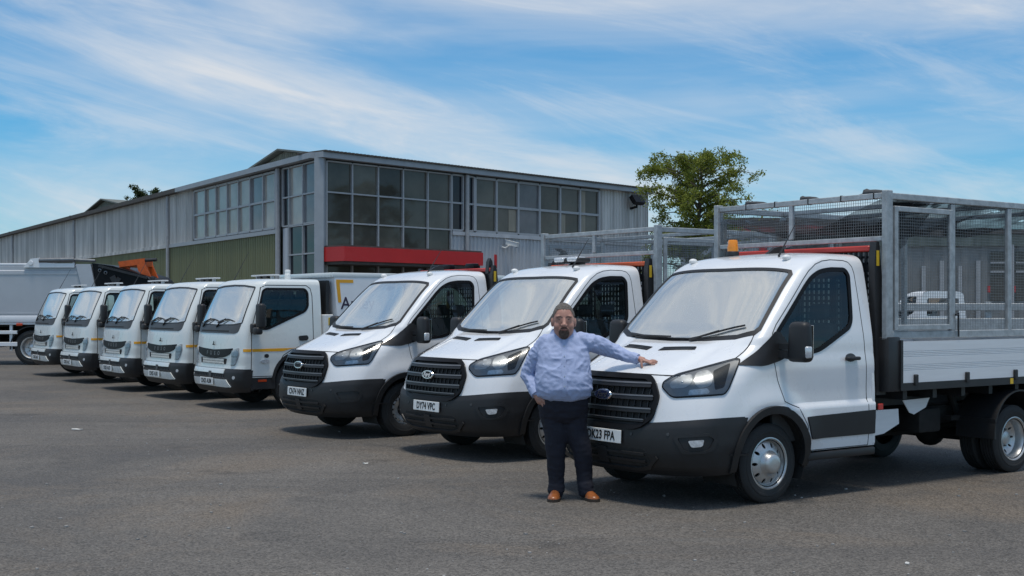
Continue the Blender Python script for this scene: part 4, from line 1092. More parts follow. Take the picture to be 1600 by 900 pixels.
    g = p('grille', 'gri', lambda mb: FS.patch(rpoly([(-0.70, 1.00), (-0.5, 0.985), (0, 0.965), (0.5, 0.985), (0.70, 1.00), (0.62, 0.90), (0.42, 0.845), (0, 0.825), (-0.42, 0.845), (-0.62, 0.90)], [0.03, 0, 0, 0, 0.03, 0.05, 0.1, 0, 0.1, 0.05]), FRONT, 0.012, 0.02, (), 0.06), blackg)
    for i, ch in enumerate('FUSO'):
        y = -0.225 + i * 0.15
        h, n = FS.hit(Vector((6, y, 0.905)), Vector((-1, 0, 0)))
        ob('lettering', text_mesh(ch, 0.088, steel, 1.2, 0.003, 0, 0.001), g, facing(1, n.y, 0.08, h + n * 0.0145))
    def lowmesh(mb):
        FS.patch(rpoly([(-0.52, 0.83), (0.52, 0.83), (0.50, 0.735), (-0.50, 0.735)], 0.02), FRONT, 0.004, 0.008, (), 0.08, mb)
    p('lower_grille', 'lowg', lowmesh, under, par=g)
    def lattice(mb):
        for k in range(17):
            y = -0.40 + k * 0.05
            for q in (1, -1):
                FS.patch(ribbon([(y - 0.025 * q, 0.737), (y + 0.025 * q, 0.822)], 0.013), FRONT, 0.010, 0.008, (), 0.1, mb)
    p('lattice', 'latt', lattice, fwhite, par=g)
    em = MB()
    p('emblem', 'emb', lambda mb: [mb.add([(0, 0, 0), (0.026 * math.cos(a - 0.52), 0.026 * math.sin(a - 0.52), 0), (0.045 * math.cos(a), 0.045 * math.sin(a), 0), (0.026 * math.cos(a + 0.52), 0.026 * math.sin(a + 0.52), 0),
        (0, 0, 0.008), (0.026 * math.cos(a - 0.52), 0.026 * math.sin(a - 0.52), 0.008), (0.045 * math.cos(a), 0.045 * math.sin(a), 0.008), (0.026 * math.cos(a + 0.52), 0.026 * math.sin(a + 0.52), 0.008)],
        [(0, 1, 2, 3), (4, 5, 6, 7), (0, 1, 5, 4), (1, 2, 6, 5), (2, 3, 7, 6), (3, 0, 4, 7)]) for a in (R(90), R(210), R(330))] and None, blackg, None, M=facing(1, 0, 0.1, (0.001, 0, 1.06)))
    bu = ob('front_bumper', CACHE['fus_bumper'], T)
    p('bumper_bar', 'bb1', lambda mb: FS.patch(rpoly([(-0.72, 0.655), (0.52, 0.655), (0.52, 0.588), (-0.72, 0.588)], 0.01), FRONT, 0.03, 0.03, (), 0.06), fwhite, par=bu)
    p('bumper_bar', 'bb2', lambda mb: FS.patch(rpoly([(-0.72, 0.495), (0.60, 0.495), (0.72, 0.385), (0.55, 0.375), (-0.72, 0.385)], 0.01), FRONT, 0.03, 0.03, (), 0.06), fwhite, par=bu)
    def bm_(mb):
        for k in range(18):
            y = -0.66 + k * 0.068
            for q in (1, -1): FS.patch(ribbon([(y - 0.025 * q, 0.505), (y + 0.025 * q, 0.578)], 0.01), FRONT, 0.024, 0.01, (), 0.1, mb)
        FS.patch(rpoly([(-0.04, 0.50), (0.06, 0.50), (0.06, 0.61), (-0.04, 0.61)], 0.01), FRONT, 0.036, 0.02, (), 0.06, mb)
    p('bumper_mesh', 'bmesh', bm_, grey, par=bu)
    for y_ in (0.80, -0.80): p('fog_lamp', 'fog%.1f' % y_, lambda mb: FS.patch(ellipse(y_, 0.53, 0.03, 0.028, 14), FRONT, 0.02, 0.01, (), 0.04), lampc, par=bu)
    pl = part('number_plate', T, 'plate_blank', lambda mb: mb.rbox((0, 0, 0), (0.52, 0.111, 0.012), 0.003, 1), platew, 30, M=facing(1, 0, 0, (0.095, -0.08, 0.45)))
    ob('lettering', text_mesh(plate, 0.105, platet, 0.80, 0.0025, 0, 0.001, 1.02), pl, Matrix.Translation((0, -0.002, 0.0075)))
    # roof: light bar, vents
    p('roof_light_bar', 'rlb', lambda mb: (mb.rbox((-0.92, 0, 2.200), (0.13, 0.86, 0.026), 0.01, 2), [mb.rbox((-0.92, y, 2.165), (0.06, 0.05, 0.06), 0.008, 1) for y in (-0.28, 0.28)]) and None, lwhite_)
    p('light_bar_lamp', 'rlbl', lambda mb: [mb.rbox((-0.90, y, 2.168), (0.10, 0.16, 0.035), 0.01, 1) for y in (-0.12, 0.12)] and None, blackp, kind='stuff')
    if lettering is True: p('roof_camera', 'rcam', lambda mb: (mb.lathe([(2.13, 0.05), (2.22, 0.05), (2.235, 0.04), (2.24, 0.0005)], o=(-1.25, 0.18, 0), ax='z', n=14), mb.rbox((-1.25, 0.18, 2.265), (0.08, 0.08, 0.07), 0.02)) and None, platew)
    p('aerial', 'aer', lambda mb: mb.tube([(-0.60, -0.62, 2.07), (-0.90, -0.60, 2.62)], [0.008, 0.003], 6), blackp)
    p('roof_marker', 'rmk', lambda mb: [mb.rbox((-0.72, s * 0.745, 2.085), (0.13, 0.05, 0.05), 0.02, 2) for s in (1, -1)] and None, blackp)
    # interior
    p('dashboard', 'dash', lambda mb: mb.prism([(-0.20, 1.33), (-0.42, 1.34), (-0.52, 1.22), (-0.48, 0.85), (-0.2, 0.85)], 'y', -0.82, 0.82), dashm)
    def seat(mb):
        mb.rbox((-0.98, 0, 1.13), (0.48, 0.48, 0.14), 0.05, 3); mb.rbox((-1.27, 0, 1.50), (0.13, 0.46, 0.60), 0.05, 3, Matrix.Rotation(R(-8), 3, 'Y')); mb.rbox((-1.33, 0, 1.86), (0.08, 0.26, 0.15), 0.03, 3)
    for y in (-0.48, 0.06, 0.52): p('seat', 'seat', seat, seatm, 40, M=Matrix.Translation((0, y, 0)))
    def swheel(mb):
        c = Vector((-0.66, -0.46, 1.36)); a = Vector((0, 1, 0)); b = Vector((-0.64, 0, 0.77))
        mb.tube([c + (a * math.cos(t) + b * math.sin(t)) * 0.2 for t in np.linspace(0, 2 * math.pi, 21)], 0.016, 8, False); mb.bar(c + a * 0.18, c - a * 0.18, 0.05, 0.03); mb.bar(c, c + Vector((0.2, 0, -0.2)), 0.05, 0.05)
    p('steering_wheel', 'sw', swheel, blackp, 40)
    p('cab_floor', 'floor', lambda mb: (mb.b2(FXR + 0.04, -0.2, -0.80, 0.80, 0.95, 1.0), mb.b2(FXR + 0.04, FXR + 0.06, -0.8, 0.8, 1.0, 1.4)) and None, dashm)
    def ch(mb):
        for sd in (1, -1): mb.b2(-5.3, -0.15, sd * 0.34, sd * 0.42, 0.52, 0.72)
        mb.b2(-1.4, -0.10, -0.42, 0.42, 0.42, 0.75); mb.b2(-1.12, -1.02, -0.75, 0.75, 0.36, 0.44)
        mb.tube([(-4.05, -0.8, 0.395), (-4.05, 0.8, 0.395)], 0.08, 10); mb.sphere((-4.05, 0, 0.4), 0.18, 12, 8); mb.tube([(-1.4, 0, 0.5), (-4, 0, 0.42)], 0.045, 8)
        mb.rbox((-2.4, 0.65, 0.58), (0.9, 0.4, 0.4), 0.05); mb.rbox((-2.4, -0.65, 0.58), (0.9, 0.4, 0.4), 0.05)
        for sd in (1, -1):
            t = np.linspace(R(10), R(170), 14)
            P = [(-1.07 + 0.45 * math.cos(a), 0.46 + 0.45 * math.sin(a)) for a in t] + [(-1.07 + 0.44 * math.cos(a), 0.46 + 0.44 * math.sin(a)) for a in t[::-1]]
            for i in range(13):
                mb.add([(P[i][0], sd * 0.55, P[i][1]), (P[i + 1][0], sd * 0.55, P[i + 1][1]), (P[i + 1][0], sd * 0.91, P[i + 1][1]), (P[i][0], sd * 0.91, P[i][1])], [(0, 1, 2, 3)])
    p('chassis_frame', 'chassis', ch, under)
    # bin body behind the cab
    kb = 'box%.2f' % boxtop
    bx = p('load_body', kb, lambda mb: mb.prism([(-1.70, boxtop - 0.07), (-1.78, 1.15), (-1.80, 0.80), (-5.2, 0.80), (-5.2, boxtop - 0.07)], 'y', -1.0, 1.0), lgrey, 30)
    p('body_top_rail', kb + 'rail', lambda mb: [mb.rbox((-3.45, s * 0.97, boxtop - 0.03), (3.56, 0.07, 0.085), 0.012, 2) for s in (1, -1)] + [mb.rbox((-1.70, 0, boxtop - 0.03), (0.07, 1.86, 0.085), 0.012, 2)] and None, fwhite, par=bx)
    p('body_front_frame', kb + 'ff', lambda mb: mb.prism([(-1.60, 0.85), (-1.66, 0.85), (-1.66, boxtop - 0.12), (-1.60, boxtop - 0.12)], 'y', -0.9, 0.9), blacks, par=bx)
    p('control_box', kb + 'cb', lambda mb: mb.rbox((-1.60, 0.93, 1.36), (0.16, 0.16, 0.36), 0.01, 1), platew, par=bx)
    p('control_label', kb + 'cl', lambda mb: mb.b2(-1.63, -1.585, 1.011, 1.014, 1.36, 1.49), yellowm, par=bx)
    if lettering is not None:
        p('corner_mark', kb + 'cm', lambda mb: (mb.b2(-1.735, -2.06, 1.0015, 1.004, boxtop - 0.16, boxtop - 0.105), mb.prism([(-1.735, boxtop - 0.16), (-1.80, boxtop - 0.16), (-1.835, 1.74), (-1.775, 1.74)], 'y', 1.0015, 1.004)) and None, stripe, None, par=bx)
        me = text_mesh('Amey', 0.29, purple, 0.95, 0.003, 0, 0.001)
        ob('lettering', me, bx, facing(0, 1, 0, (-2.15, 1.003, 1.72)))

# ------------------------------------------------------------------ ground
def asphalt_material():
    m = bpy.data.materials.new('asphalt'); m.use_nodes = True; t = m.node_tree; b = t.nodes['Principled BSDF']; L = t.links.new
    co = t.nodes.new('ShaderNodeTexCoord')
    def noi(sc, det=4, rough=0.6, dist=0.0, stretch=None):
        n = t.nodes.new('ShaderNodeTexNoise'); n.inputs['Scale'].default_value = sc; n.inputs['Detail'].default_value = det
        n.inputs['Roughness'].default_value = rough; n.inputs['Distortion'].default_value = dist
        if stretch:
            mp = t.nodes.new('ShaderNodeMapping'); mp.inputs['Scale'].default_value = stretch[0]; mp.inputs['Rotation'].default_value = (0, 0, R(stretch[1]))
            L(co.outputs['Object'], mp.inputs[0]); L(mp.outputs[0], n.inputs['Vector'])
        else: L(co.outputs['Object'], n.inputs['Vector'])
        return n.outputs['Fac']
    def ramp(f, lo, hi, a=0.0, c=1.0):
        r = t.nodes.new('ShaderNodeMapRange'); r.inputs['From Min'].default_value = lo; r.inputs['From Max'].default_value = hi
        r.inputs['To Min'].default_value = a; r.inputs['To Max'].default_value = c; L(f, r.inputs['Value']); return r.outputs[0]
    def mix(f, a, c):
        x = t.nodes.new('ShaderNodeMix'); x.data_type = 'RGBA'
        L(f, x.inputs[0])
        for k, s in ((6, a), (7, c)):
            if isinstance(s, tuple): x.inputs[k].default_value = (*s, 1)
            else: L(s, x.inputs[k])
        return x.outputs[2]
    big = ramp(noi(0.16, 6, 0.66, 0.9), 0.36, 0.64)
    c = mix(big, (0.088, 0.080, 0.071), (0.152, 0.138, 0.122))
    trk = ramp(noi(0.5, 4, 0.6, 0.3, ((0.12, 1.4, 1), 36)), 0.46, 0.70)
    c = mix(trk, c, (0.088, 0.081, 0.074))
    mid = ramp(noi(2.1, 5, 0.65, 0.5), 0.56, 0.78, 0, 0.5)
    c = mix(mid, c, (0.062, 0.058, 0.054))
    dirt = ramp(noi(0.30, 6, 0.7, 0.8), 0.50, 0.68, 0, 0.8)
    c = mix(dirt, c, (0.150, 0.122, 0.094))
    pale = ramp(noi(6.5, 3, 0.5, 0.2), 0.70, 0.80, 0, 0.35)
    c = mix(pale, c, (0.26, 0.25, 0.23))
    wv = t.nodes.new('ShaderNodeTexNoise'); wv.inputs['Scale'].default_value = 1.3; wv.inputs['Detail'].default_value = 5; L(co.outputs['Object'], wv.inputs['Vector'])
    wm = t.nodes.new('ShaderNodeMix'); wm.data_type = 'RGBA'; wm.inputs[0].default_value = 0.30; L(co.outputs['Object'], wm.inputs[6]); L(wv.outputs['Color'], wm.inputs[7])
    vc = t.nodes.new('ShaderNodeTexVoronoi'); vc.feature = 'DISTANCE_TO_EDGE'; vc.inputs['Scale'].default_value = 0.30; L(wm.outputs[2], vc.inputs['Vector'])
    crack = ramp(vc.outputs['Distance'], 0.0, 0.005, 0.32, 0.0); gate = ramp(noi(0.35, 3), 0.48, 0.60)
    mc = t.nodes.new('ShaderNodeMath'); mc.operation = 'MULTIPLY'; mc.use_clamp = True; L(crack, mc.inputs[0]); L(gate, mc.inputs[1])
    c = mix(mc.outputs[0], c, (0.045, 0.042, 0.040))
    oil = ramp(noi(0.9, 4, 0.55, 0.3), 0.62, 0.73, 0, 0.65)
    c = mix(oil, c, (0.045, 0.042, 0.040))
    v = t.nodes.new('ShaderNodeTexVoronoi'); v.inputs['Scale'].default_value = 75.0; v.inputs['Randomness'].default_value = 1.0
    L(co.outputs['Object'], v.inputs['Vector'])
    hsv = t.nodes.new('ShaderNodeSeparateColor'); L(v.outputs['Color'], hsv.inputs[0])
    st = ramp(hsv.outputs[0], 0.0, 1.0, 0.55, 1.50)
    mu = t.nodes.new('ShaderNodeMix'); mu.data_type = 'RGBA'; mu.blend_type = 'MULTIPLY'; mu.inputs[0].default_value = 1.0
    cb = t.nodes.new('ShaderNodeCombineColor')
    for i in range(3): L(st, cb.inputs[i])
    L(c, mu.inputs[6]); L(cb.outputs[0], mu.inputs[7])
    L(mu.outputs[2], b.inputs['Base Color'])
    L(ramp(big, 0, 1, 0.72, 0.9), b.inputs['Roughness'])
    b.inputs['Specular IOR Level'].default_value = 0.35
    bp = t.nodes.new('ShaderNodeBump'); bp.inputs['Strength'].default_value = 0.6; bp.inputs['Distance'].default_value = 0.008
    L(v.outputs['Distance'], bp.inputs['Height']); L(bp.outputs[0], b.inputs['Normal'])
    return m
asph = asphalt_material()
gmb = MB(); gmb.add([(-900, -300, 0), (900, -300, 0), (900, 1500, 0), (-900, 1500, 0)], [(0, 1, 2, 3)])
ob('ground', gmb.mesh('ground', asph), kind='structure')
# loose grit and crumbs lying on the asphalt
rg = random.Random(3); gb = MB()
for i in range(900):
    y = 5.2 + 16 * rg.random() ** 1.6; x = (rg.random() - 0.5) * y * 0.95
    s = 0.004 + 0.010 * rg.random() ** 4
    gb.box((x, y, s * 0.4), (s * 2, s * 1.4, s), rg.random() * 6)
ob('grit', gb.mesh('grit', pm('grit_stone', (0.34, 0.32, 0.30), 0.9, var=0.5, scale=0.9)), label='loose pale grit scattered over the asphalt yard', kind='stuff')
paper = pm('litter_paper', (0.62, 0.60, 0.56), 0.8, var=0.1)
for i, (x, y, s, lb) in enumerate(((-5.9, 17.0, 0.085, 'scrap of white litter on the asphalt at far left, by the lorries'), (-1.55, 13.3, 0.04, 'white scrap of litter in front of the second caged truck'),
                                   (2.55, 8.1, 0.016, 'small white crumb of litter on the asphalt at lower right'))):
    def lf(mb):
        rr = random.Random(i); n = 7
        P = [(s * (0.5 + 0.6 * rr.random()) * math.cos(a), s * 0.7 * (0.5 + 0.6 * rr.random()) * math.sin(a)) for a in np.linspace(0, 6.28, n + 1)[:-1]]
        mb.add([(*p, 0.004 + 0.012 * rr.random()) for p in P] + [(*p, 0.001) for p in P], [tuple(range(n)), tuple(range(2 * n - 1, n - 1, -1))] + [(k, n + k, n + (k + 1) % n, (k + 1) % n) for k in range(n)])
    mb_ = MB(); lf(mb_)
    ob('litter', mb_.mesh('litter', paper), None, Matrix.Translation((x, y, 0.002)), lb, 'litter')

# ------------------------------------------------------------------ main warehouse and office block
clg = pm('grey_cladding', (0.54, 0.515, 0.48), 0.75, var=0.40, scale=1.1, stretch=(1.6, 1.6, 0.14), detail=7)
clw = pm('pale_cladding', (0.52, 0.525, 0.54), 0.6, var=0.09, scale=1.4, stretch=(2, 2, 0.25))
clo = pm('olive_cladding', (0.185, 0.185, 0.095), 0.7, var=0.16, scale=1.0, stretch=(2, 2, 0.2))
gabm = pm('weathered_gable', (0.20, 0.205, 0.165), 0.8, var=0.35, scale=1.6, stretch=(3, 3, 0.3))
fascm = pm('grey_fascia', (0.34, 0.365, 0.385), 0.55, var=0.10, scale=2)
roofm = pm('dark_roof_sheet', (0.085, 0.075, 0.065), 0.8, var=0.25, scale=3)
framem = pm('window_frame_grey', (0.40, 0.40, 0.405), 0.5, var=0.08)
pipem = pm('downpipe_grey', (0.38, 0.38, 0.385), 0.55, var=0.12)
canm = pm('canopy_red', (0.56, 0.022, 0.022), 0.42, var=0.06, scale=1.2)
panem = [pm('tinted_pane_%d' % i, c, 0.05, var=0.28, scale=0.7, spec=0.30, rvar=0.02) for i, c in enumerate(((0.095, 0.088, 0.072), (0.130, 0.120, 0.098), (0.062, 0.058, 0.050), (0.40, 0.365, 0.32), (0.18, 0.18, 0.185), (0.016, 0.018, 0.024)))]
curt = pm('curtain_cloth', (0.34, 0.30, 0.235), 0.9, var=0.2, scale=5, stretch=(6, 6, 0.3))
C0 = Vector((-6.87, 44.9, 0)); dL = Vector((-0.5315, 0.847, 0)).normalized(); nL = Vector((-0.847, -0.5315, 0)).normalized()
dR = Vector((0.676, 0.7365, 0)).normalized(); nR = Vector((0.7365, -0.676, 0)).normalized()
class Fac:
    def __init__(s, o, d, n): s.o = Vector(o); s.d = d; s.n = n; s.M = Matrix((d, n, Vector((0, 0, 1)))).transposed()
    def P(s, t, h, z): return s.o + s.d * t + s.n * h + Vector((0, 0, z))
    def box(s, mb, t0, t1, h0, h1, z0, z1, mi=0): return mb.box(s.P((t0 + t1) / 2, (h0 + h1) / 2, (z0 + z1) / 2), (abs(t1 - t0), abs(h1 - h0), abs(z1 - z0)), s.M, mi)
    def ribs(s, mb, t0, t1, z0, z1, pitch=0.25, depth=0.035, h=0.0):
        n = max(1, int(round((t1 - t0) / pitch))); q = (t1 - t0) / n; pts = []
        for i in range(n):
            a = t0 + i * q
            pts += [(a, h), (a + q * 0.50, h), (a + q * 0.62, h + depth), (a + q * 0.88, h + depth)]
        pts.append((t1, h))
        vs = [s.P(t, hh, z0) for t, hh in pts] + [s.P(t, hh, z1) for t, hh in pts]; k = len(pts)
        mb.add(vs, [(i, i + 1, k + i + 1, k + i) for i in range(k - 1)])
FL = Fac((0, 0, 0), dL, nL); FRt = Fac((0, 0, 0), dR, nR)
B = thing('warehouse_building', 'long grey and olive clad warehouse with a glazed two-storey corner office', 'building', C0)
bp_ = lambda n, fn, m, s=None, par=None, **k: part(n, par or B, 'bld%d' % len(CACHE), fn, m, s, **k)
LEN = 74.0; WID = 19.6
# core volume set behind the cladding keeps daylight out
def core(mb):
    q = [FL.P(0.2, -0.25, 0), FL.P(LEN, -0.25, 0), FL.P(LEN, -0.25, 0) + dR * WID, dR * (WID - 0.05) + FL.P(0.2, -0.25, 0)]
    q[0] = dL * 0.35 + dR * 0.35; q[1] = dL * LEN + dR * 0.35; q[2] = dL * LEN + dR * (WID - 0.05); q[3] = dL * 0.35 + dR * (WID - 0.05)
    mb.add([p for p in q] + [p + Vector((0, 0, 7.0)) for p in q], [(0, 1, 2, 3), (4, 5, 6, 7), (0, 1, 5, 4), (1, 2, 6, 5), (2, 3, 7, 6), (3, 0, 4, 7)])
bp_('inner_wall', core, clg)
bays = [(3.95, 17.75), (17.9, 36.7), (36.9, 55.95), (56.1, LEN)]
for i, (a, b) in enumerate(bays):
    bp_('lower_cladding', lambda mb: FL.ribs(mb, a, b, 0.0, 4.52, 0.26), clo, None)
    if i == 0: bp_('upper_cladding', lambda mb: FL.ribs(mb, 14.4, b, 4.66, 7.0, 0.30, 0.05, 0.01), clg)
    else: bp_('upper_cladding', lambda mb: FL.ribs(mb, a, b, 4.66, 7.0, 0.30, 0.05, 0.01), clg)
    bp_('sill_flashing', lambda mb: FL.box(mb, a, b, -0.02, 0.09, 4.50, 4.66), framem if i == 0 else clg)
for t in (3.72, 17.82, 36.8, 56.02): bp_('downpipe', lambda mb: mb.tube([FL.P(t, 0.13, 0), FL.P(t, 0.13, 6.95)], 0.085 if t > 10 else 0.10, 8), pipem, 40)
for t in (7.36,): bp_('downpipe', lambda mb: mb.tube([FRt.P(t, 0.14, 0), FRt.P(t, 0.14, 6.95)], 0.085, 8), pipem, 40)
bp_('corner_post', lambda mb: mb.box((0.0, 0.0, 3.5), (0.34, 0.34, 6.98), R(-5)), fascm)
def fascia(mb, F, t0, t1):
    F.box(mb, t0, t1, -0.1, 0.34, 7.0, 7.20)
bp_('fascia', lambda mb: FL.box(mb, 0.10, 16.0, -0.2, 0.34, 7.0, 7.20), fascm); bp_('gutter', lambda mb: (FL.box(mb, 16.02, LEN, -0.2, 0.338, 7.0, 7.198), [FL.box(mb, t, t + 0.15, 0.338, 0.36, 6.98, 7.22) for t in (36.8, 56)]) and None, roofm)
bp_('fascia', lambda mb: FRt.box(mb, -0.15, WID + 0.1, -0.2, 0.34, 7.0, 7.20), fascm)
def rooflip(mb):
    n = int((WID + 0.2) / 0.18); 
    for i in range(n):
        t = -0.1 + i * 0.18
        FRt.box(mb, t, t + 0.11, -1.2, 0.42, 7.203, 7.262)
    FRt.box(mb, -0.12, WID + 0.1, -1.2, 0.40, 7.203, 7.225)
bp_('roof_edge', rooflip, roofm)
def roof(mb):
    q = [dL * 0.2 + dR * 0.4, dL * LEN + dR * 0.4, dL * LEN + dR * WID, dL * 0.2 + dR * WID]
    mb.add([p + Vector((0, 0, 7.02)) for p in q] + [p + Vector((0, 0, 7.19)) for p in q], [(0, 1, 2, 3), (4, 5, 6, 7), (0, 1, 5, 4), (1, 2, 6, 5), (2, 3, 7, 6), (3, 0, 4, 7)])
bp_('roof', roof, roofm)
for t, hw, zt in ((4.1, 3.35, 0.50), (31.0, 3.9, 0.55)):
    rv = dR * 16
    def gable(mb, k=0.0):
        a, b, c = FL.P(t - hw, -0.3, 7.19), FL.P(t + hw, -0.3, 7.19), FL.P(t, -0.3, 7.19 + zt)
        FL.ribs(mb, t - hw, t + hw, 0, 0.01, 0.2, 0.02, -0.3); 
        # trim the ribs to the gable outline
        base = len(mb.v) // 2
        for i in range(base):
            p = Vector(mb.v[i]); s_ = p.dot(dL); mb.v[i] = tuple(Vector((p.x, p.y, 7.19)))
            top = 7.19 + zt * max(0.0, 1 - abs(s_ - t) / hw); mb.v[base + i] = tuple(Vector((p.x, p.y, top)))
    g = bp_('roof_gable', gable, gabm)
    def gr(mb):
        for sg in (1, -1):
            e0 = FL.P(t, 0.0, 7.21 + zt); e1 = FL.P(t + sg * (hw + 0.3), 0.0, 7.19 - zt * 0.3 / hw * 0.2)
            mb.add([e0, e1, e1 + rv, e0 + rv, e0 + Vector((0, 0, 0.07)), e1 + Vector((0, 0, 0.07)), e1 + rv + Vector((0, 0, 0.07)), e0 + rv + Vector((0, 0, 0.07))], [(0, 1, 2, 3), (4, 5, 6, 7), (0, 1, 5, 4), (1, 2, 6, 5), (2, 3, 7, 6), (3, 0, 4, 7)])
    bp_('gable_roof', gr, pm('green_grey_roof', (0.15, 0.16, 0.14), 0.7, var=0.2), par=g)
rp = random.Random(11)
def glazing(F, ts, zs, fw, name, mats, skip=(), dp=0.07):
    def fr(mb):
        t0, t1, z0, z1 = min(ts), max(ts), min(zs), max(zs)
        for t in ts: F.box(mb, t - fw / 2, t + fw / 2, -0.06, dp, z0, z1)
        for z in zs:
            for a, b in zip(ts[:-1], ts[1:]): F.box(mb, min(a, b) + fw / 2, max(a, b) - fw / 2, -0.05, dp - 0.012, z - fw / 2, z + fw / 2)
    w = bp_(name, fr, framem)
    for i, (a, b) in enumerate(zip(ts[:-1], ts[1:])):
        for j, (c, d) in enumerate(zip(zs[:-1], zs[1:])):
            mt = mats(i, j)
            tilt = rp.uniform(-0.006, 0.006)
            def pn(mb):
                lo, hi = min(a, b) + fw / 2 - 0.01, max(a, b) - fw / 2 + 0.01; zl, zh = min(c, d) + fw / 2 - 0.01, max(c, d) - fw / 2 + 0.01
                h0 = -0.02
                v = [F.P(lo, h0 - tilt, zl), F.P(hi, h0 + tilt, zl), F.P(hi, h0 + tilt + 0.004, zh), F.P(lo, h0 - tilt, zh)]
                mb.add(v + [p - F.n * 0.02 for p in v], [(0, 1, 2, 3), (7, 6, 5, 4), (0, 1, 5, 4), (1, 2, 6, 5), (2, 3, 7, 6), (3, 0, 4, 7)])
            bp_('pane', pn, panem[mt], par=w)
    return w
R3 = [6.92, 5.81, 4.73, 3.64, 2.45, 0.12]
glazing(FRt, [0.26, 1.46, 2.72, 3.98, 5.27, 6.54], R3, 0.055, 'corner_glazing', lambda i, j: [0, 2, 0, 1, 0][(i * 3 + j) % 5] if j < 3 else 2)
glazing(FRt, [6.58, 7.22], [6.92, 5.81, 4.73], 0.07, 'narrow_window', lambda i, j: 5)
glazing(FRt, [7.50, 7.84], [6.92, 5.81, 4.73], 0.07, 'narrow_window', lambda i, j: 5)
glazing(FRt, [7.92, 9.17, 10.5, 11.86, 13.21, 14.57, 15.92], [6.90, 5.81, 4.73], 0.10, 'window_band', lambda i, j: [1, 1, 4, 0, 1, 0][i] if j == 0 else [0, 1, 4, 1, 0, 1][i])
glazing(FL, [14.1, 12.55, 11.11, 9.68, 8.32, 6.95, 5.50, 4.20, 3.90], [6.90, 5.81, 4.73], 0.085, 'window_band', lambda i, j: [3, 3, 3, 3, 3, 4, 3, 5][i])
glazing(FL, [3.45, 2.80, 1.47, 0.20], [6.92, 5.81, 4.73], 0.055, 'corner_glazing', lambda i, j: [5, 3, 4][i])
glazing(FL, [2.80, 1.47, 0.20], [4.69, 3.62, 2.45, 0.12], 0.055, 'corner_glazing', lambda i, j: 5)
bp_('door_jamb', lambda mb: (FL.box(mb, 2.86, 3.16, -0.05, 0.08, 0, 4.66), FL.box(mb, 3.20, 3.52, -0.05, 0.0, 0, 4.66)) and None, clw)
bp_('lower_cladding', lambda mb: FRt.ribs(mb, 6.6, WID, 0, 4.55, 0.23, 0.045), clw); bp_('sill_flashing', lambda mb: FRt.box(mb, 6.6, WID, -0.02, 0.10, 4.53, 4.68), clw)
bp_('upper_cladding', lambda mb: FRt.ribs(mb, 16.0, WID, 4.68, 7.0, 0.23, 0.045), clg)
def curtains(mb, t0, t1, z0, z1):
    n = 14
    P = [(t0 + (t1 - t0) * k / n, -0.006 + 0.002 * (k % 2)) for k in range(n + 1)]
    mb.add([FRt.P(t, h, z0) for t, h in P] + [FRt.P(t, h, z1) for t, h in P], [(k, k + 1, n + 2 + k, n + 1 + k) for k in range(n)])
for t0, t1 in ((9.95, 10.40), (13.30, 13.62), (14.66, 15.0)): bp_('curtain', lambda mb: curtains(mb, t0, t1, 4.83, 6.82 if t0 > 13.5 else 5.72), curt)
bp_('end_wall', lambda mb: mb.add([FRt.P(WID + 0.03, 0.05, 0), FRt.P(WID + 0.03, 0.05, 7.0), FRt.P(WID + 0.03, 0.05, 7.0) + dL * 60, FRt.P(WID + 0.03, 0.05, 0) + dL * 60], [(0, 1, 2, 3)]), clg)
bp_('entrance_canopy', lambda mb: FRt.box(mb, 0.02, 7.05, 0.08, 1.32, 3.29, 3.80), canm)
bp_('canopy_bounce_slab', lambda mb: FRt.box(mb, 0.06, 7.01, 0.10, 1.28, 3.804, 3.86), roofm)  # dark slab added to keep red bounce off the panes above
bp_('canopy_soffit', lambda mb: FRt.box(mb, 0.10, 6.95, 0.09, 1.25, 3.18, 3.288), roofm)
one = ob('number_sign', text_mesh('1', 0.72, canm, 0.9, 0.03, 0, 0.02), B, None); one.matrix_local = facing(nR.x, nR.y, 0, FRt.P(9.08, 0.075, 3.52))
cc = bp_('security_camera', lambda mb: (mb.box(FRt.P(9.72, 0.42, 4.28), (0.52, 0.17, 0.17), Matrix.Rotation(R(-25), 3, 'Z') @ Matrix.Rotation(R(14), 3, 'Y')), mb.tube([FRt.P(9.5, 0.05, 4.15), FRt.P(9.5, 0.25, 4.10), FRt.P(9.58, 0.40, 4.22)], 0.035, 6)) and None, platew)
bp_('camera_hood', lambda mb: mb.box(FRt.P(9.72, 0.42, 4.375), (0.60, 0.20, 0.02), Matrix.Rotation(R(-25), 3, 'Z') @ Matrix.Rotation(R(14), 3, 'Y')), platew, par=cc)
bp_('camera_lens', lambda mb: mb.box(FRt.P(9.96, 0.47, 4.20), (0.06, 0.14, 0.14), Matrix.Rotation(R(-25), 3, 'Z') @ Matrix.Rotation(R(14), 3, 'Y')), blackg, par=cc)
fl_ = bp_('floodlight', lambda mb: (mb.box(FRt.P(18.25, 0.45, 6.62), (0.75, 0.22, 0.42), FRt.M @ Matrix.Rotation(R(35), 3, 'X')), mb.tube([FRt.P(18.25, 0.05, 6.25), FRt.P(18.25, 0.4, 6.30), FRt.P(18.25, 0.42, 6.5)], 0.06, 6)) and None, blackg)
lamp2 = bp_('wall_lamp', lambda mb: (mb.box(FL.P(12.2, 0.35, 2.75), (0.45, 0.2, 0.25), FL.M), mb.tube([FL.P(12.2, 0.0, 2.75), FL.P(12.2, 0.35, 2.75)], 0.04, 6)) and None, blackg)
bp_('wall_rail', lambda mb: mb.tube([FL.P(4.0, 0.12, 2.35), FL.P(30, 0.12, 2.35)], 0.05, 6), pipem)

clfar = pm('far_wall', (0.24, 0.235, 0.225), 0.8, var=0.15, scale=0.8)
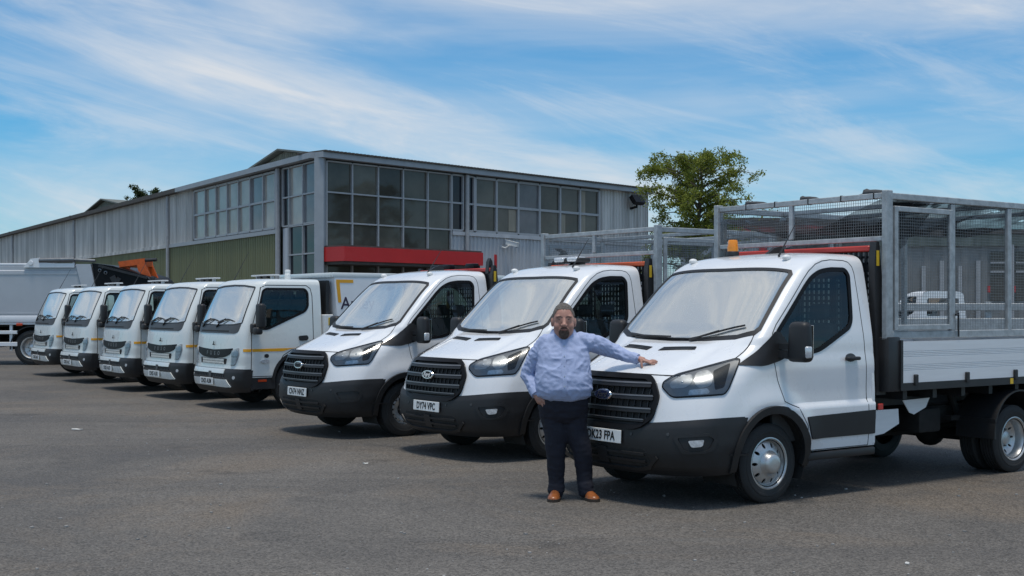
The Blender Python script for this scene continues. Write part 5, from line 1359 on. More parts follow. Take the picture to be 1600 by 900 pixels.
# ------------------------------------------------------------------ buildings and vans beyond the caged trucks
def ribbed_block(name, label, x0, x1, y, zt, m, red=None, ribs=0.5):
    w = thing(name, label, 'building', (x0, y, 0)); L = x1 - x0
    F = Fac((0, 0, 0), Vector((1, 0, 0)), Vector((0, -1, 0)))
    q = lambda n, fn, mm, par=None: part(n, par or w, 'blk%d' % len(CACHE), fn, mm)
    q('wall', lambda mb: mb.b2(0.02, L - 0.02, 0.05, 14, 0, zt - 0.05), m); q('cladding', lambda mb: F.ribs(mb, 0, L, 0, zt - 0.05, ribs, 0.05), m)
    q('roof', lambda mb: mb.b2(-0.2, L + 0.2, -0.25, 14.3, zt - 0.048, zt + 0.12), roofm)
    return w, F, q, L
w1, F1, q1, L1 = ribbed_block('distant_warehouse', 'distant grey warehouse with red name band, seen through the cage above the nearest cab', 10.2, 22.0, 62.0, 5.95, clw)
q1('name_band', lambda mb: F1.box(mb, 0.6, 6.4, 0.06, 0.16, 5.25, 5.70), canm)
q1('name_band', lambda mb: F1.box(mb, 2.0, 5.6, 0.06, 0.16, 4.25, 4.6), canm)
for k in range(6): q1('window', lambda mb: F1.box(mb, 0.8 + k * 1.9, 2.0 + k * 1.9, 0.055, 0.08, 2.6, 3.6), panem[2])
w2, F2, q2, L2 = ribbed_block('distant_office', 'distant pale office block with white window mullions, seen through the side of the nearest cage', 13.6, 32.0, 47.0, 4.45, clfar, ribs=0.7)
for k in range(14):
    t = 4.3 + k * 0.95
    wd = q2('window', lambda mb: F2.box(mb, t, t + 0.62, 0.06, 0.075, 1.9, 3.75), panem[2]); q2('glazing_bar', lambda mb: (F2.box(mb, t, t + 0.62, 0.075, 0.10, 2.95, 3.03), F2.box(mb, t, t + 0.62, 0.075, 0.10, 3.3, 3.36)) and None, framem, wd)
    q2('mullion', lambda mb: F2.box(mb, t + 0.66, t + 0.86, 0.06, 0.16, 0, 4.0), framem)
q2('red_band', lambda mb: F2.box(mb, 4.2, 18.0, 0.058, 0.072, 2.22, 2.46), canm)
for k in range(6): q2('pilaster', lambda mb: F2.box(mb, 0.35 + k * 0.68, 0.50 + k * 0.68, 0.06, 0.14, 0, 3.2 + 0.2 * (k % 2)), framem)
q2('parapet', lambda mb: F2.box(mb, 0, L2, 0.06, 0.14, 3.95, 4.38), gabm)

# ------------------------------------------------------------------ trees
barkm = pm('bark', (0.115, 0.095, 0.075), 0.9, var=0.3, scale=9, bump=0.3, bscale=30)
def leaf_mat(name, c1, c2):
    m = bpy.data.materials.new(name); m.use_nodes = True; t = m.node_tree; b = t.nodes['Principled BSDF']; L = t.links.new
    co = t.nodes.new('ShaderNodeTexCoord'); n = t.nodes.new('ShaderNodeTexNoise'); n.inputs['Scale'].default_value = 2.2; n.inputs['Detail'].default_value = 6
    L(co.outputs['Object'], n.inputs['Vector'])
    r = t.nodes.new('ShaderNodeMapRange'); r.inputs['From Min'].default_value = 0.35; r.inputs['From Max'].default_value = 0.65; L(n.outputs['Fac'], r.inputs['Value'])
    x = t.nodes.new('ShaderNodeMix'); x.data_type = 'RGBA'; x.inputs[6].default_value = (*c1, 1); x.inputs[7].default_value = (*c2, 1); L(r.outputs[0], x.inputs[0])
    L(x.outputs[2], b.inputs['Base Color']); b.inputs['Roughness'].default_value = 0.55; b.inputs['Specular IOR Level'].default_value = 0.3
    tr = t.nodes.new('ShaderNodeBsdfTranslucent'); L(x.outputs[2], tr.inputs[0])
    mx = t.nodes.new('ShaderNodeMixShader'); mx.inputs[0].default_value = 0.55
    o = t.nodes['Material Output']; L(b.outputs[0], mx.inputs[1]); L(tr.outputs[0], mx.inputs[2]); L(mx.outputs[0], o.inputs[0])
    return m
leafm = leaf_mat('leaf_green', (0.15, 0.185, 0.03), (0.28, 0.32, 0.06))
leafd = leaf_mat('leaf_dark', (0.035, 0.06, 0.02), (0.07, 0.10, 0.035))
def make_tree(loc, hgt, spread, crown0, label, seed, nb=26, leaves=330, lsz=0.075, lm=leafm, droop=0.6, name='tree'):
    rr = random.Random(seed); T = thing(name, label, 'tree', loc)
    tr = MB(); br = MB(); lf = MB()
    top = Vector((rr.uniform(-0.2, 0.2), 0, hgt * 0.93))
    trunk = [Vector((0.06 * math.sin(k * 1.3), 0.05 * math.cos(k * 1.7), 0)) * (k / 3) + top * (k / 7) for k in range(8)]
    tr.tube(trunk, [0.16 * hgt / 7 * (1 - 0.86 * k / 7) for k in range(8)], 9)
    for i in range(nb):
        f = crown0 + (0.97 - crown0) * (i + rr.random()) / nb
        p0 = top * f; az = i * 2.4 + rr.uniform(-0.4, 0.4)
        reach = spread * (0.45 + 0.65 * math.sin(math.pi * min(1, max(0.08, (1.0 - f) / (1 - crown0) * 0.85 + 0.10)))) * rr.uniform(0.65, 1.12)
        d = Vector((math.cos(az), math.sin(az), rr.uniform(0.35, 0.95)))
        pts = [p0]; p = p0.copy(); d.normalize(); st = reach / 6
        for k in range(7):
            d = (d + Vector((rr.uniform(-.25, .25), rr.uniform(-.25, .25), -droop * 0.16 * k / 3 + rr.uniform(-.1, .1)))).normalized(); p = p + d * st; pts.append(p.copy())
        br.tube(pts, [max(0.006, 0.05 * hgt / 7 * (1 - k / 7.5) * (1.1 - f * 0.5)) for k in range(8)], 5)
        for tw in range(9):
            k = rr.randint(2, 7); q = pts[k].copy(); e = Vector((rr.uniform(-1, 1), rr.uniform(-1, 1), rr.uniform(-0.5, 0.7))).normalized()
            tl = rr.uniform(0.25, 0.6) * spread / 2.2; tp = [q.copy()]
            for z_ in range(4):
                e = (e + Vector((0, 0, -0.22 * droop))).normalized(); q = q + e * tl / 4; tp.append(q.copy())
            br.tube(tp, [0.010, 0.008, 0.006, 0.005, 0.003], 3, False)
            for u in range(leaves):
                s_ = rr.random(); a = tp[min(3, int(s_ * 4))].lerp(tp[min(4, int(s_ * 4) + 1)], (s_ * 4) % 1)
                a = a + Vector((rr.gauss(0, 1), rr.gauss(0, 1), rr.gauss(0, 0.8))) * 0.10 * spread / 2.2
                n = Vector((rr.gauss(0, 1), rr.gauss(0, 1), rr.gauss(0.5, 1))).normalized(); ax = n.orthogonal().normalized()
                ax = (Matrix.Rotation(rr.random() * 6.28, 3, n) @ ax); bx = n.cross(ax); z0 = lsz * rr.uniform(0.6, 1.25)
                lf.add([a - ax * z0, a + bx * z0 * 0.45 + n * z0 * 0.1, a + ax * z0, a - bx * z0 * 0.45 + n * z0 * 0.1], [(0, 1, 2, 3)])
    ob('trunk', tr.mesh('trunk', barkm, 60), T); ob('limbs', br.mesh('limbs', barkm, 60, False), T); ob('crown', lf.mesh('crown', lm, None, False), T)
    return T
make_tree((6.8, 46.0, 0), 7.75, 1.95, 0.24, 'airy green tree behind the cages at the right end of the warehouse', 5, 84, 46, 0.060, leafm, 0.9)
make_tree((-31.9, 112.0, 0), 12.2, 2.6, 0.45, 'treetop showing over the warehouse roof at far left', 9, 60, 26, 0.15, leafd, 0.2)

# ------------------------------------------------------------------ the line of trucks
def vpose(o, x, y, th):
    o.location = (x, y, 0); o.rotation_euler = (0, 0, R(180 + th))
GT = 'white tipper trucks parked in a row'; GF = 'small white cab-over trucks parked in a row'
t1 = thing('tipper_truck', 'nearest white tipper truck with tall mesh cage and orange beacon, beside the man', 'truck', group=GT)
build_van(t1, 'DK23 FPA', 'blue', 'drw', True); build_bed(t1, -4.6, redp, 'b1', 2.20); build_cage(t1, -4.6, 2.71, 2.29, 'c1')
vpose(t1, 1.63, 11.405, 35.6)
be = part('beacon_base', t1, 'beacon_base', lambda mb: mb.lathe([(0, 0.062), (0.035, 0.062), (0.045, 0.055), (0.047, 0.0005)], ax='z', n=20), blackp, 40, M=Matrix.Translation((-0.98, -0.44, 2.165)))
part('beacon', t1, 'beacon_lens', lambda mb: mb.lathe([(0, 0.054), (0.05, 0.054), (0.052, 0.050), (0.10, 0.048), (0.112, 0.040), (0.115, 0.0005)], ax='z', n=20), amber, 40, M=Matrix.Translation((-0.98, -0.44, 2.21)))
# wind-blown load net over the cage
netm = bpy.data.materials.new('load_net'); netm.use_nodes = True
_t = netm.node_tree; _t.nodes.clear(); _o = _t.nodes.new('ShaderNodeOutputMaterial'); _a = _t.nodes.new('ShaderNodeBsdfTransparent'); _d = _t.nodes.new('ShaderNodeBsdfDiffuse'); _d.inputs[0].default_value = (0.03, 0.031, 0.033, 1)
_m = _t.nodes.new('ShaderNodeMixShader'); _c = _t.nodes.new('ShaderNodeTexCoord'); _n = _t.nodes.new('ShaderNodeTexNoise'); _n.inputs['Scale'].default_value = 3.5; _n.inputs['Detail'].default_value = 5
_r = _t.nodes.new('ShaderNodeMapRange'); _r.inputs['From Min'].default_value = 0.35; _r.inputs['From Max'].default_value = 0.65; _r.inputs['To Min'].default_value = 0.55; _r.inputs['To Max'].default_value = 0.95
_t.links.new(_c.outputs['Object'], _n.inputs['Vector']); _t.links.new(_n.outputs['Fac'], _r.inputs['Value']); _t.links.new(_r.outputs[0], _m.inputs[0]); _t.links.new(_a.outputs[0], _m.inputs[1]); _t.links.new(_d.outputs[0], _m.inputs[2]); _t.links.new(_m.outputs[0], _o.inputs[0])
def net(mb):
    nx, ny = 60, 34; vs = []
    for i in range(nx):
        for j in range(ny):
            u, v = i / (nx - 1), j / (ny - 1)
            x = -1.52 - 3.05 * u; y = -1.10 + 2.08 * v
            nz = noise.noise(Vector((x * 0.9, y * 1.1, 3.1))) * 0.10 + noise.noise(Vector((x * 3, y * 1.6, 7.7))) * 0.035
            bay = abs(math.sin(math.pi * (u * 3.2)))
            sag = 0.30 * (math.sin(math.pi * v) ** 0.7) * (0.55 + 0.45 * bay) * (1.0 - 0.35 * u) + 0.10 * (1 - v) * (1 - u)
            vs.append((x, y, 2.675 - sag + nz * (0.3 + math.sin(math.pi * v))))
    mb.add(vs, [(i * ny + j, (i + 1) * ny + j, (i + 1) * ny + j + 1, i * ny + j + 1) for i in range(nx - 1) for j in range(ny - 1) if noise.noise(Vector((i * 0.16, j * 0.30, 1.3))) < 0.42])
    # loose fold hanging inside the nearside front bay
    n = 18; P = []
    for i in range(n):
        u = i / (n - 1); x = -1.56 - 0.85 * u; hang = 0.42 * (1 - abs(u - 0.35) / 0.65 if u > 0.35 else 1 - (0.35 - u) / 0.35 * 0.5) + 0.04
        P.append([(x, 0.93 - 0.10 * k / 4 + 0.03 * math.sin(i * 1.3 + k), 2.64 - hang * k / 4) for k in range(5)])
    mb.add([p for r_ in P for p in r_], [(i * 5 + k, (i + 1) * 5 + k, (i + 1) * 5 + k + 1, i * 5 + k + 1) for i in range(n - 1) for k in range(4)])
part('load_net', t1, 'load_net', net, netm, 180, fix=False)
for k_, (y0, y1, x, r_) in enumerate(((0.55, 0.92, -1.60, 0.028), (-0.22, 0.10, -1.62, 0.020), (-1.0, -0.55, -1.6, 0.018))):
    part('net_fold', t1, 'net_fold%d' % k_, lambda mb: mb.tube([(x - 0.05 * math.sin(k), y0 + (y1 - y0) * k / 9, 2.712 + 0.020 * math.sin(math.pi * k / 9)) for k in range(10)], [0.006 + r_ * math.sin(math.pi * k / 9) * (1 + 0.3 * math.sin(k * 2.1)) for k in range(10)], 7), seatm, 60)
def ties(mb):
    for y in (-0.72, -0.33, 0.10, 0.50, 0.88): mb.rbox((-1.48, y, 2.685), (0.062, 0.012, 0.062), 0.003, 1)
part('cable_ties', t1, 'ties', ties, blackp, kind='stuff')

t2 = thing('tipper_truck', 'white tipper truck with low mesh cage and white roof light bar, second from the right', 'truck', group=GT)
build_van(t2, 'DY74 VPC', 'script', 'drw', True); build_bed(t2, -4.6, orangep, 'b2', 2.17); build_cage(t2, -4.6, 2.60, 2.30, 'c2')
vpose(t2, -.096, 14.534, 36.3)
lb = part('light_bar', t2, 'lightbar', lambda mb: mb.rbox((-1.02, 0.0, 2.225), (0.20, 0.48, 0.06), 0.025, 3), blackp, 40)
for y, m_ in ((-0.125, lampc), (0.125, lampc)): part('light_bar_lens', lb, 'lblens%.1f' % y, lambda mb: mb.rbox((-0.985, y, 2.235), (0.17, 0.19, 0.06), 0.025, 3), m_, 40)
t3 = thing('tipper_truck', 'white tipper truck without a cage, plain black steel wheels, third from the right', 'truck', group=GT)
build_van(t3, 'CN74 NNZ', 'plain', 'srw', False); build_bed(t3, -4.6, redp, 'b3', 2.17)
vpose(t3, -1.939, 16.917, 36.5)
part('end_bracket', t3, 't3bracket', lambda mb: (mb.prism([(-1.365, 2.12), (-1.45, 2.12), (-1.44, 2.28), (-1.41, 2.33), (-1.38, 2.28)], 'y', 0.80, 0.87), mb.b2(-1.50, -1.38, 0.60, 0.88, 1.4, 2.13)) and None, blacks, 30)
part('roof_rack_clips', t3, 't3clips', lambda mb: [mb.rbox((-1.46, y, 2.235), (0.10, 0.22, 0.07), 0.02, 2) for y in (-0.55, -0.25, 0.35)] and None, blackg, 30, kind='stuff')
part('loader_arm', t3, 't3arm', lambda mb: (mb.bar((-2.55, 0.55, 2.05), (-2.75, 0.85, 2.42), 0.14, 0.12), mb.bar((-2.45, 0.6, 1.0), (-2.55, 0.55, 2.1), 0.12, 0.12), mb.tube([(-2.75, 0.85, 2.42), (-2.6, 0.8, 2.50)], 0.03, 6)) and None, blacks, 30)
part('marker_bar', t3, 't3marker', lambda mb: mb.b2(-1.75, -2.3, 0.95, 1.0, 1.93, 2.0), yellowm)

plates = ['CN25 AUM', 'CN25 AUR', 'CN25 AUO', 'CN25 AUC', 'CN25 AUE']
flab = ['white cab-over truck with full orange side stripe and lettered bin body, nearest of the five',
        'white cab-over truck second of the five, directly behind the lettered one',
        'white cab-over truck in the middle of the row of five',
        'white cab-over truck fourth of the five, second from the grey refuse lorry',
        'white cab-over truck farthest of the five, in front of the grey refuse lorry']
for i, (x, y) in enumerate(((-4.93, 20.74), (-6.44, 22.98), (-8.0, 25.16), (-9.74, 27.8), (-11.47, 30.53))):
    f = thing('cab_over_truck', flab[i], 'truck', group=GF)
    build_fuso(f, plates[i], 2.23 if i == 0 else 2.13, i == 0); vpose(f, x, y, 36.5 + (0, 0.8, -0.7, 0.5, -0.4)[i])

# two more of the same make far off behind the cages
for x, y, th, lb_ in ((12.75, 40.0, -64, 'distant white truck cab seen through the side of the nearest cage'),):
    dt = thing('distant_truck', lb_, 'truck')
    for n_, k_ in (('cab_body', 'van_body'), ('door', 'van_door_l'), ('door', 'van_door_r'), ('front_bumper', 'van_bumper'), ('windscreen', 'van_ws'), ('grille', 'van_grille'), ('headlight', 'van_hll'), ('headlight', 'van_hlr'), ('rear_wall', 'van_rear'), ('dashboard', 'van_dash')):
        ob(n_, CACHE[k_], dt)
    for sd in (1, -1):
        for xx in (0, -3.5): wheel(dt, xx, sd * 0.855, 0.348, sd, 'srw')
    part('load_bed', dt, 'farbed', lambda mb: mb.rbox((-2.95, 0, 1.1), (3.0, 2.0, 0.4), 0.03, 1), galv, 30); part('chassis_frame', dt, 'van_chassis', None, under)
    vpose(dt, x, y, th)

bar_ = thing('steel_barrier', 'low grey steel rail barrier behind the nearest truck, seen through its cage', 'barrier', (6.3, 22.0, 0))
for z_, h_ in ((1.665, 0.13), (1.36, 0.22), (0.95, 0.2)):
    part('rail', bar_, 'barrail%.2f' % z_, lambda mb: mb.rbox((3.0, 0, z_), (6.2, 0.05, h_), 0.01, 1), galv, 30)
for k_ in range(4):
    part('post', bar_, 'barpost', lambda mb: mb.rbox((0, 0.06, 0.88), (0.10, 0.07, 1.76), 0.008, 1), galv, 30, M=Matrix.Translation((0.2 + k_ * 1.87, 0, 0)))
# ------------------------------------------------------------------ refuse collection lorry at the far left
LO = thing('refuse_lorry', 'long grey refuse lorry with black tailgate and orange bin lift', 'lorry', (-13.8, 36.0, 0))
lp = lambda n, fn, m, s=30, par=None, **k: part(n, par or LO, 'lor%d' % len(CACHE), fn, m, s, **k)
lgr = pm('lorry_grey', (0.47, 0.485, 0.51), 0.35, var=0.05, coat=0.4, scale=1.5)
lwh = pm('lorry_pale', (0.78, 0.79, 0.80), 0.35, var=0.03, coat=0.4)
def lbody(mb):
    prof = [(0.0, 1.42), (0.0, 2.70), (0.03, 2.73), (0.03, 2.84), (0.06, 2.87), (2.44, 2.87), (2.47, 2.84), (2.47, 2.73), (2.5, 2.70), (2.5, 1.42)]
    n = len(prof); xs = [-8.5, 1.55]
    mb.add([(x, p[0], p[1]) for x in xs for p in prof], [(i, (i + 1) % n, n + (i + 1) % n, n + i) for i in range(n)] + [tuple(range(n)), tuple(range(2 * n - 1, n - 1, -1))])
lb_ = lp('body', lbody, lgr, 25)
lp('body_panel_edge', lambda mb: (mb.b2(-8.4, 1.45, -0.012, 0.0, 2.60, 2.64), mb.b2(-8.4, 1.45, -0.012, 0.0, 1.46, 1.50)) and None, lgr, None)
lp('body_skirt', lambda mb: (mb.rbox((-3.4, 0.02, 1.32), (9.9, 0.10, 0.20), 0.02, 2), mb.rbox((-3.4, 0.05, 1.19), (9.9, 0.10, 0.06), 0.01, 1)) and None, lwh)
lp('top_rail', lambda mb: mb.rbox((-4.2, 0.10, 2.89), (8.6, 0.14, 0.07), 0.02, 2), lwh)
lp('rear_frame', lambda mb: mb.prism([(1.30, 2.90), (1.72, 2.90), (2.05, 1.20), (1.60, 1.20), (1.62, 1.6)], 'y', -0.06, 0.1), lgr)
ram = lp('hydraulic_ram', lambda mb: (mb.tube([(0.25, -0.02, 3.0), (1.25, -0.02, 3.02)], 0.075, 10), mb.tube([(1.2, -0.02, 3.02), (1.85, -0.02, 2.99)], 0.045, 10)) and None, steel, 40)
lp('ram_bracket', lambda mb: (mb.prism([(-0.20, 2.80), (0.0, 3.05), (0.25, 3.08), (0.35, 2.95), (0.6, 2.92), (1.25, 2.92), (1.25, 2.80)], 'y', -0.05, 0.02), mb.lathe([(-0.07, 0.07), (-0.09, 0.06), (-0.09, 0.0005)], o=(0.02, 0, 2.93), n=12)) and None, lwh, par=ram)
tg = lp('tailgate', lambda mb: mb.prism([(1.75, 2.93), (2.35, 2.85), (3.30, 2.56), (3.45, 2.40), (3.45, 0.85), (2.2, 0.75), (2.1, 1.2)], 'y', -0.02, 2.45), blackg)
lp('tailgate_rib', lambda mb: (mb.bar((2.35, -0.05, 2.55), (2.95, -0.05, 1.35), 0.08, 0.16), mb.bar((2.2, -0.05, 1.9), (2.55, -0.05, 2.5), 0.06, 0.12), mb.bar((1.95, -0.05, 2.85), (3.35, -0.05, 2.50), 0.06, 0.06)) and None, blacks, par=tg)
lp('tailgate_mark', lambda mb: (mb.b2(2.85, 3.15, -0.03, -0.022, 2.25, 2.29), mb.b2(3.11, 3.15, -0.03, -0.022, 2.05, 2.25)) and None, lwh, par=tg)
lp('tailgate_fittings', lambda mb: [mb.lathe([(-0.02, 0.05), (-0.05, 0.05), (-0.055, 0.03)], o=(x, 0, z), n=12) for x, z in ((1.98, 2.72), (2.15, 2.65))] and None, steel, 40, par=tg, kind='stuff')
lift = lp('bin_lift', lambda mb: (mb.prism([(2.62, 2.98), (3.38, 3.08), (3.40, 2.90), (3.55, 2.55), (3.62, 2.25), (3.60, 1.7), (3.46, 1.7), (3.46, 2.45), (3.20, 2.72), (3.16, 2.88), (2.66, 2.82)], 'y', 0.3, 0.42), mb.prism([(2.62, 2.98), (3.38, 3.08), (3.40, 2.90), (3.55, 2.55), (3.62, 2.25), (3.60, 1.7), (3.46, 1.7), (3.46, 2.45), (3.20, 2.72), (3.16, 2.88), (2.66, 2.82)], 'y', 1.0, 1.12),
     mb.b2(3.30, 3.40, 0.42, 1.0, 2.85, 3.05), mb.b2(2.62, 2.76, 0.42, 1.0, 2.70, 2.97), mb.b2(3.50, 3.62, 0.42, 1.0, 1.8, 2.0), mb.b2(2.70, 3.2, 0.42, 0.6, 2.82, 2.92)) and None, liftorange, M=Matrix.Translation((-0.22, 0, 0)))
lp('lift_arm', lambda mb: (mb.tube([(3.38, 0.36, 3.02), (3.72, 0.36, 3.04)], 0.05, 8), mb.rbox((3.58, 0.36, 2.30), (0.16, 0.2, 0.5), 0.03)) and None, blacks, par=lift)
lp('amber_marker', lambda mb: mb.rbox((-0.32, -0.045, 1.165), (0.18, 0.03, 0.07), 0.01, 1), redl)
lp('side_rail', lambda mb: mb.rbox((-2.2, 0.02, 0.94), (3.6, 0.05, 0.10), 0.01, 1), alu); lp('side_rail', lambda mb: mb.rbox((-2.2, 0.02, 0.60), (3.6, 0.05, 0.12), 0.01, 1), alu)
lp('rail_strut', lambda mb: (mb.b2(-0.64, -0.56, 0.05, 0.10, 0.42, 1.15), mb.b2(-3.2, -3.12, 0.05, 0.10, 0.42, 1.15)) and None, alu)
lp('chassis_frame', lambda mb: (mb.b2(-8.5, 2.0, 0.75, 0.95, 0.75, 1.1), mb.b2(-8.5, 2.0, 1.55, 1.75, 0.75, 1.1), mb.rbox((-2.3, 0.65, 0.80), (2.6, 1.0, 0.6), 0.06), mb.b2(-4, 2.3, 0.2, 2.3, 1.1, 1.2)) and None, under)
def lguard(mb):
    n = 18; t = np.linspace(R(5), R(185), n); P = [(0.62 * math.cos(a), 0.5 + 0.62 * math.sin(a)) for a in t] + [(0.595 * math.cos(a), 0.5 + 0.595 * math.sin(a)) for a in t[::-1]]
    nn = len(P); mb.add([(p[0], 0.0, p[1]) for p in P] + [(p[0], 0.6, p[1]) for p in P], [(i, (i + 1) % nn, nn + (i + 1) % nn, nn + i) for i in range(nn)] + [(i, i + 1, nn - 2 - i, nn - 1 - i) for i in range(n - 1)])
for x in (0.0, 1.38):
    lp('mudguard', lguard, blackp, 40, M=Matrix.Translation((x, 0, 0)))
    for y in (0.17, 2.30):
        w_ = wheel(LO, x, y, 0.5, -1 if y < 1 else 1, 'lorry')
lcab = lp('cab_body', lambda mb: mb.rbox((-9.9, 1.25, 1.75), (2.2, 2.45, 2.4), 0.12, 3), lwh, 40)
lp('side_window', lambda mb: mb.rbox((-10.1, 0.02, 2.2), (0.9, 0.03, 0.75), 0.01, 1), panem[2], par=lcab)
for y in (0.17, 2.30): wheel(LO, -9.7, y, 0.5, -1 if y < 1 else 1, 'lorry')

# ------------------------------------------------------------------ the standing man (local x = image right, -y = towards the camera)
skin = pm('skin', (0.42, 0.215, 0.16), 0.5, var=0.16, scale=22, bump=0.05, bscale=200)
shirtm = pm('shirt_cotton', (0.37, 0.435, 0.64), 0.8, var=0.06, scale=14, bump=0.12, bscale=90)
trom = pm('navy_wool', (0.012, 0.0125, 0.022), 0.85, var=0.2, scale=18, bump=0.1, bscale=150)
shoem = pm('tan_leather', (0.30, 0.095, 0.028), 0.32, var=0.25, scale=16)
solem = pm('shoe_sole', (0.045, 0.03, 0.02), 0.7, var=0.2)
hairm = pm('short_hair', (0.125, 0.108, 0.092), 0.7, var=0.4, scale=40, bump=0.5, bscale=160)
beardm = pm('beard_hair', (0.105, 0.068, 0.050), 0.75, var=0.4, scale=50, bump=0.5, bscale=200)
browm = pm('eyebrow_hair', (0.05, 0.035, 0.028), 0.8, var=0.2)
eyew = pm('eye_white', (0.07, 0.05, 0.042), 0.3, var=0.05); eyed = pm('iris_dark', (0.02, 0.016, 0.013), 0.2, var=0.1)  # eyeball coloured dark to carry the shade of the socket
lipm = pm('lip_skin', (0.36, 0.15, 0.12), 0.5, var=0.1)
MAN = Vector((0.515, 10.86, 0)); man = thing('person', 'standing man in light blue shirt and navy trousers resting one hand on the bonnet', 'person', MAN)
def eloft(mb, rings, n=24, sq=2.2):
    """closed stack of (cx, cy, cz, rx, ry) super-ellipses"""
    vs = []; fs = []
    for cx, cy, cz, rx, ry in rings:
        for k in range(n):
            a = 2 * math.pi * k / n; c, s_ = math.cos(a), math.sin(a)
            vs.append((cx + rx * math.copysign(abs(c) ** (2 / sq), c), cy + ry * math.copysign(abs(s_) ** (2 / sq), s_), cz))
    m = len(rings)
    for i in range(m - 1):
        for k in range(n): fs.append((i * n + k, i * n + (k + 1) % n, (i + 1) * n + (k + 1) % n, (i + 1) * n + k))
    fs += [tuple(range(n - 1, -1, -1)), tuple((m - 1) * n + k for k in range(n))]
    mb.add(vs, fs)
def limb(mb, pts, rs, n=14, sub=5):
    P = [Vector(p) for p in pts]; Q = []; Rr = []
    for i in range(len(P) - 1):
        p0, p1, p2, p3 = P[max(i - 1, 0)], P[i], P[i + 1], P[min(i + 2, len(P) - 1)]
        for k in range(sub):
            t = k / sub
            Q.append(0.5 * ((2 * p1) + (p2 - p0) * t + (2 * p0 - 5 * p1 + 4 * p2 - p3) * t * t + (3 * p1 - p0 - 3 * p2 + p3) * t ** 3)); Rr.append(rs[i] + (rs[i + 1] - rs[i]) * t)
    Q.append(P[-1]); Rr.append(rs[-1])
    mb.tube(Q, Rr, n); mb.sphere(P[0], rs[0], n, 8); mb.sphere(P[-1], rs[-1], n, 8)
def fuse(mb, mat, vox, it=4, disp=None, name='fused'):
    """one continuous surface from overlapping closed volumes"""
    me = mb.mesh(name + '_src', mat); o = bpy.data.objects.new('fuse_source', me); col.objects.link(o)
    r = o.modifiers.new('r', 'REMESH'); r.mode = 'VOXEL'; r.voxel_size = vox
    if it: s_ = o.modifiers.new('s', 'SMOOTH'); s_.iterations = it; s_.factor = 0.5
    dg = bpy.context.evaluated_depsgraph_get(); out = bpy.data.meshes.new_from_object(o.evaluated_get(dg))
    bpy.data.objects.remove(o); bpy.data.meshes.remove(me)
    out.name = name
    if disp:
        co = [v.co.copy() for v in out.vertices]; nn = [v.normal.copy() for v in out.vertices]
        for v, c, n_ in zip(out.vertices, co, nn): v.co = c + n_ * disp(c)
    out.materials.clear(); out.materials.append(mat)
    out.polygons.foreach_set('use_smooth', [True] * len(out.polygons)); out.update()
    return out
# where the palm meets the bonnet
th_ = R(180 + 35.6); VM = Matrix.Translation((1.63, 11.405, 0)) @ Matrix.Rotation(th_, 4, 'Z')
def hood_z(lx, ly):
    p = VM.inverted() @ (MAN + Vector((lx, ly, 0))); h, n = VS.hit(Vector((p.x, p.y, 6)), Vector((0, 0, -1))); return h.z
bd = MB(); cx = -0.07
# head and neck
K = 1.10
HC = Vector((cx, -0.035, 1.553))
def hp(x, y, z): return HC + Vector((x, y, z)) * K
def hs_(x, y, z, r, nu=14, nv=10): bd.sphere(hp(x, y, z), tuple(q * K for q in r), nu, nv)
hs_(0, 0, 0, (0.086, 0.105, 0.126), 28, 20); hs_(0, -0.018, -0.075, (0.078, 0.083, 0.082), 24, 16); hs_(0, -0.052, -0.112, (0.050, 0.044, 0.040), 18, 12)
for s_ in (1, -1):
    hs_(s_ * 0.042, -0.056, -0.050, (0.037, 0.036, 0.046)); hs_(s_ * 0.015, -0.108, -0.042, (0.012, 0.014, 0.011), 10, 8)
    hs_(s_ * 0.034, -0.082, 0.026, (0.034, 0.014, 0.015), 12, 8); hs_(s_ * 0.089, 0.008, -0.020, (0.012, 0.026, 0.036), 10, 10)
limb(bd, [hp(0, -0.096, 0.014), hp(0, -0.112, -0.022), hp(0, -0.122, -0.040)], [0.011, 0.017, 0.021], 10, 3)
hs_(0, -0.100, -0.072, (0.028, 0.012, 0.009), 12, 8)
eloft(bd, [(cx, 0.0, 1.28, 0.11, 0.09), (cx, 0.0, 1.38, 0.086, 0.085), (cx, -0.012, 1.44, 0.080, 0.083), (cx, -0.02, 1.48, 0.075, 0.080)], 20)
# torso, arms and legs under the clothes
eloft(bd, [(cx, 0, 0.74, 0.15, 0.11), (cx, -0.02, 0.95, 0.21, 0.165), (cx, -0.02, 1.10, 0.21, 0.165), (cx, 0, 1.28, 0.20, 0.12), (cx, 0, 1.38, 0.14, 0.085), (cx, 0, 1.42, 0.08, 0.06)], 20)
SH_L, EL_L, WR_L = (cx - 0.175, 0.0, 1.335), (-0.372, 0.055, 1.085), (-0.308, -0.060, 0.925)
limb(bd, [SH_L, EL_L, WR_L, (-0.272, -0.080, 0.86)], [0.055, 0.045, 0.034, 0.036])
hz = hood_z(0.64, -0.08)
WR_R = Vector((0.565, -0.045, hz + 0.050)); KN = Vector((0.655, -0.085, hz + 0.026))
SH_R, EL_R = (0.105, 0.0, 1.34), (0.375, 0.070, 1.280)
limb(bd, [SH_R, EL_R, WR_R], [0.055, 0.045, 0.030])
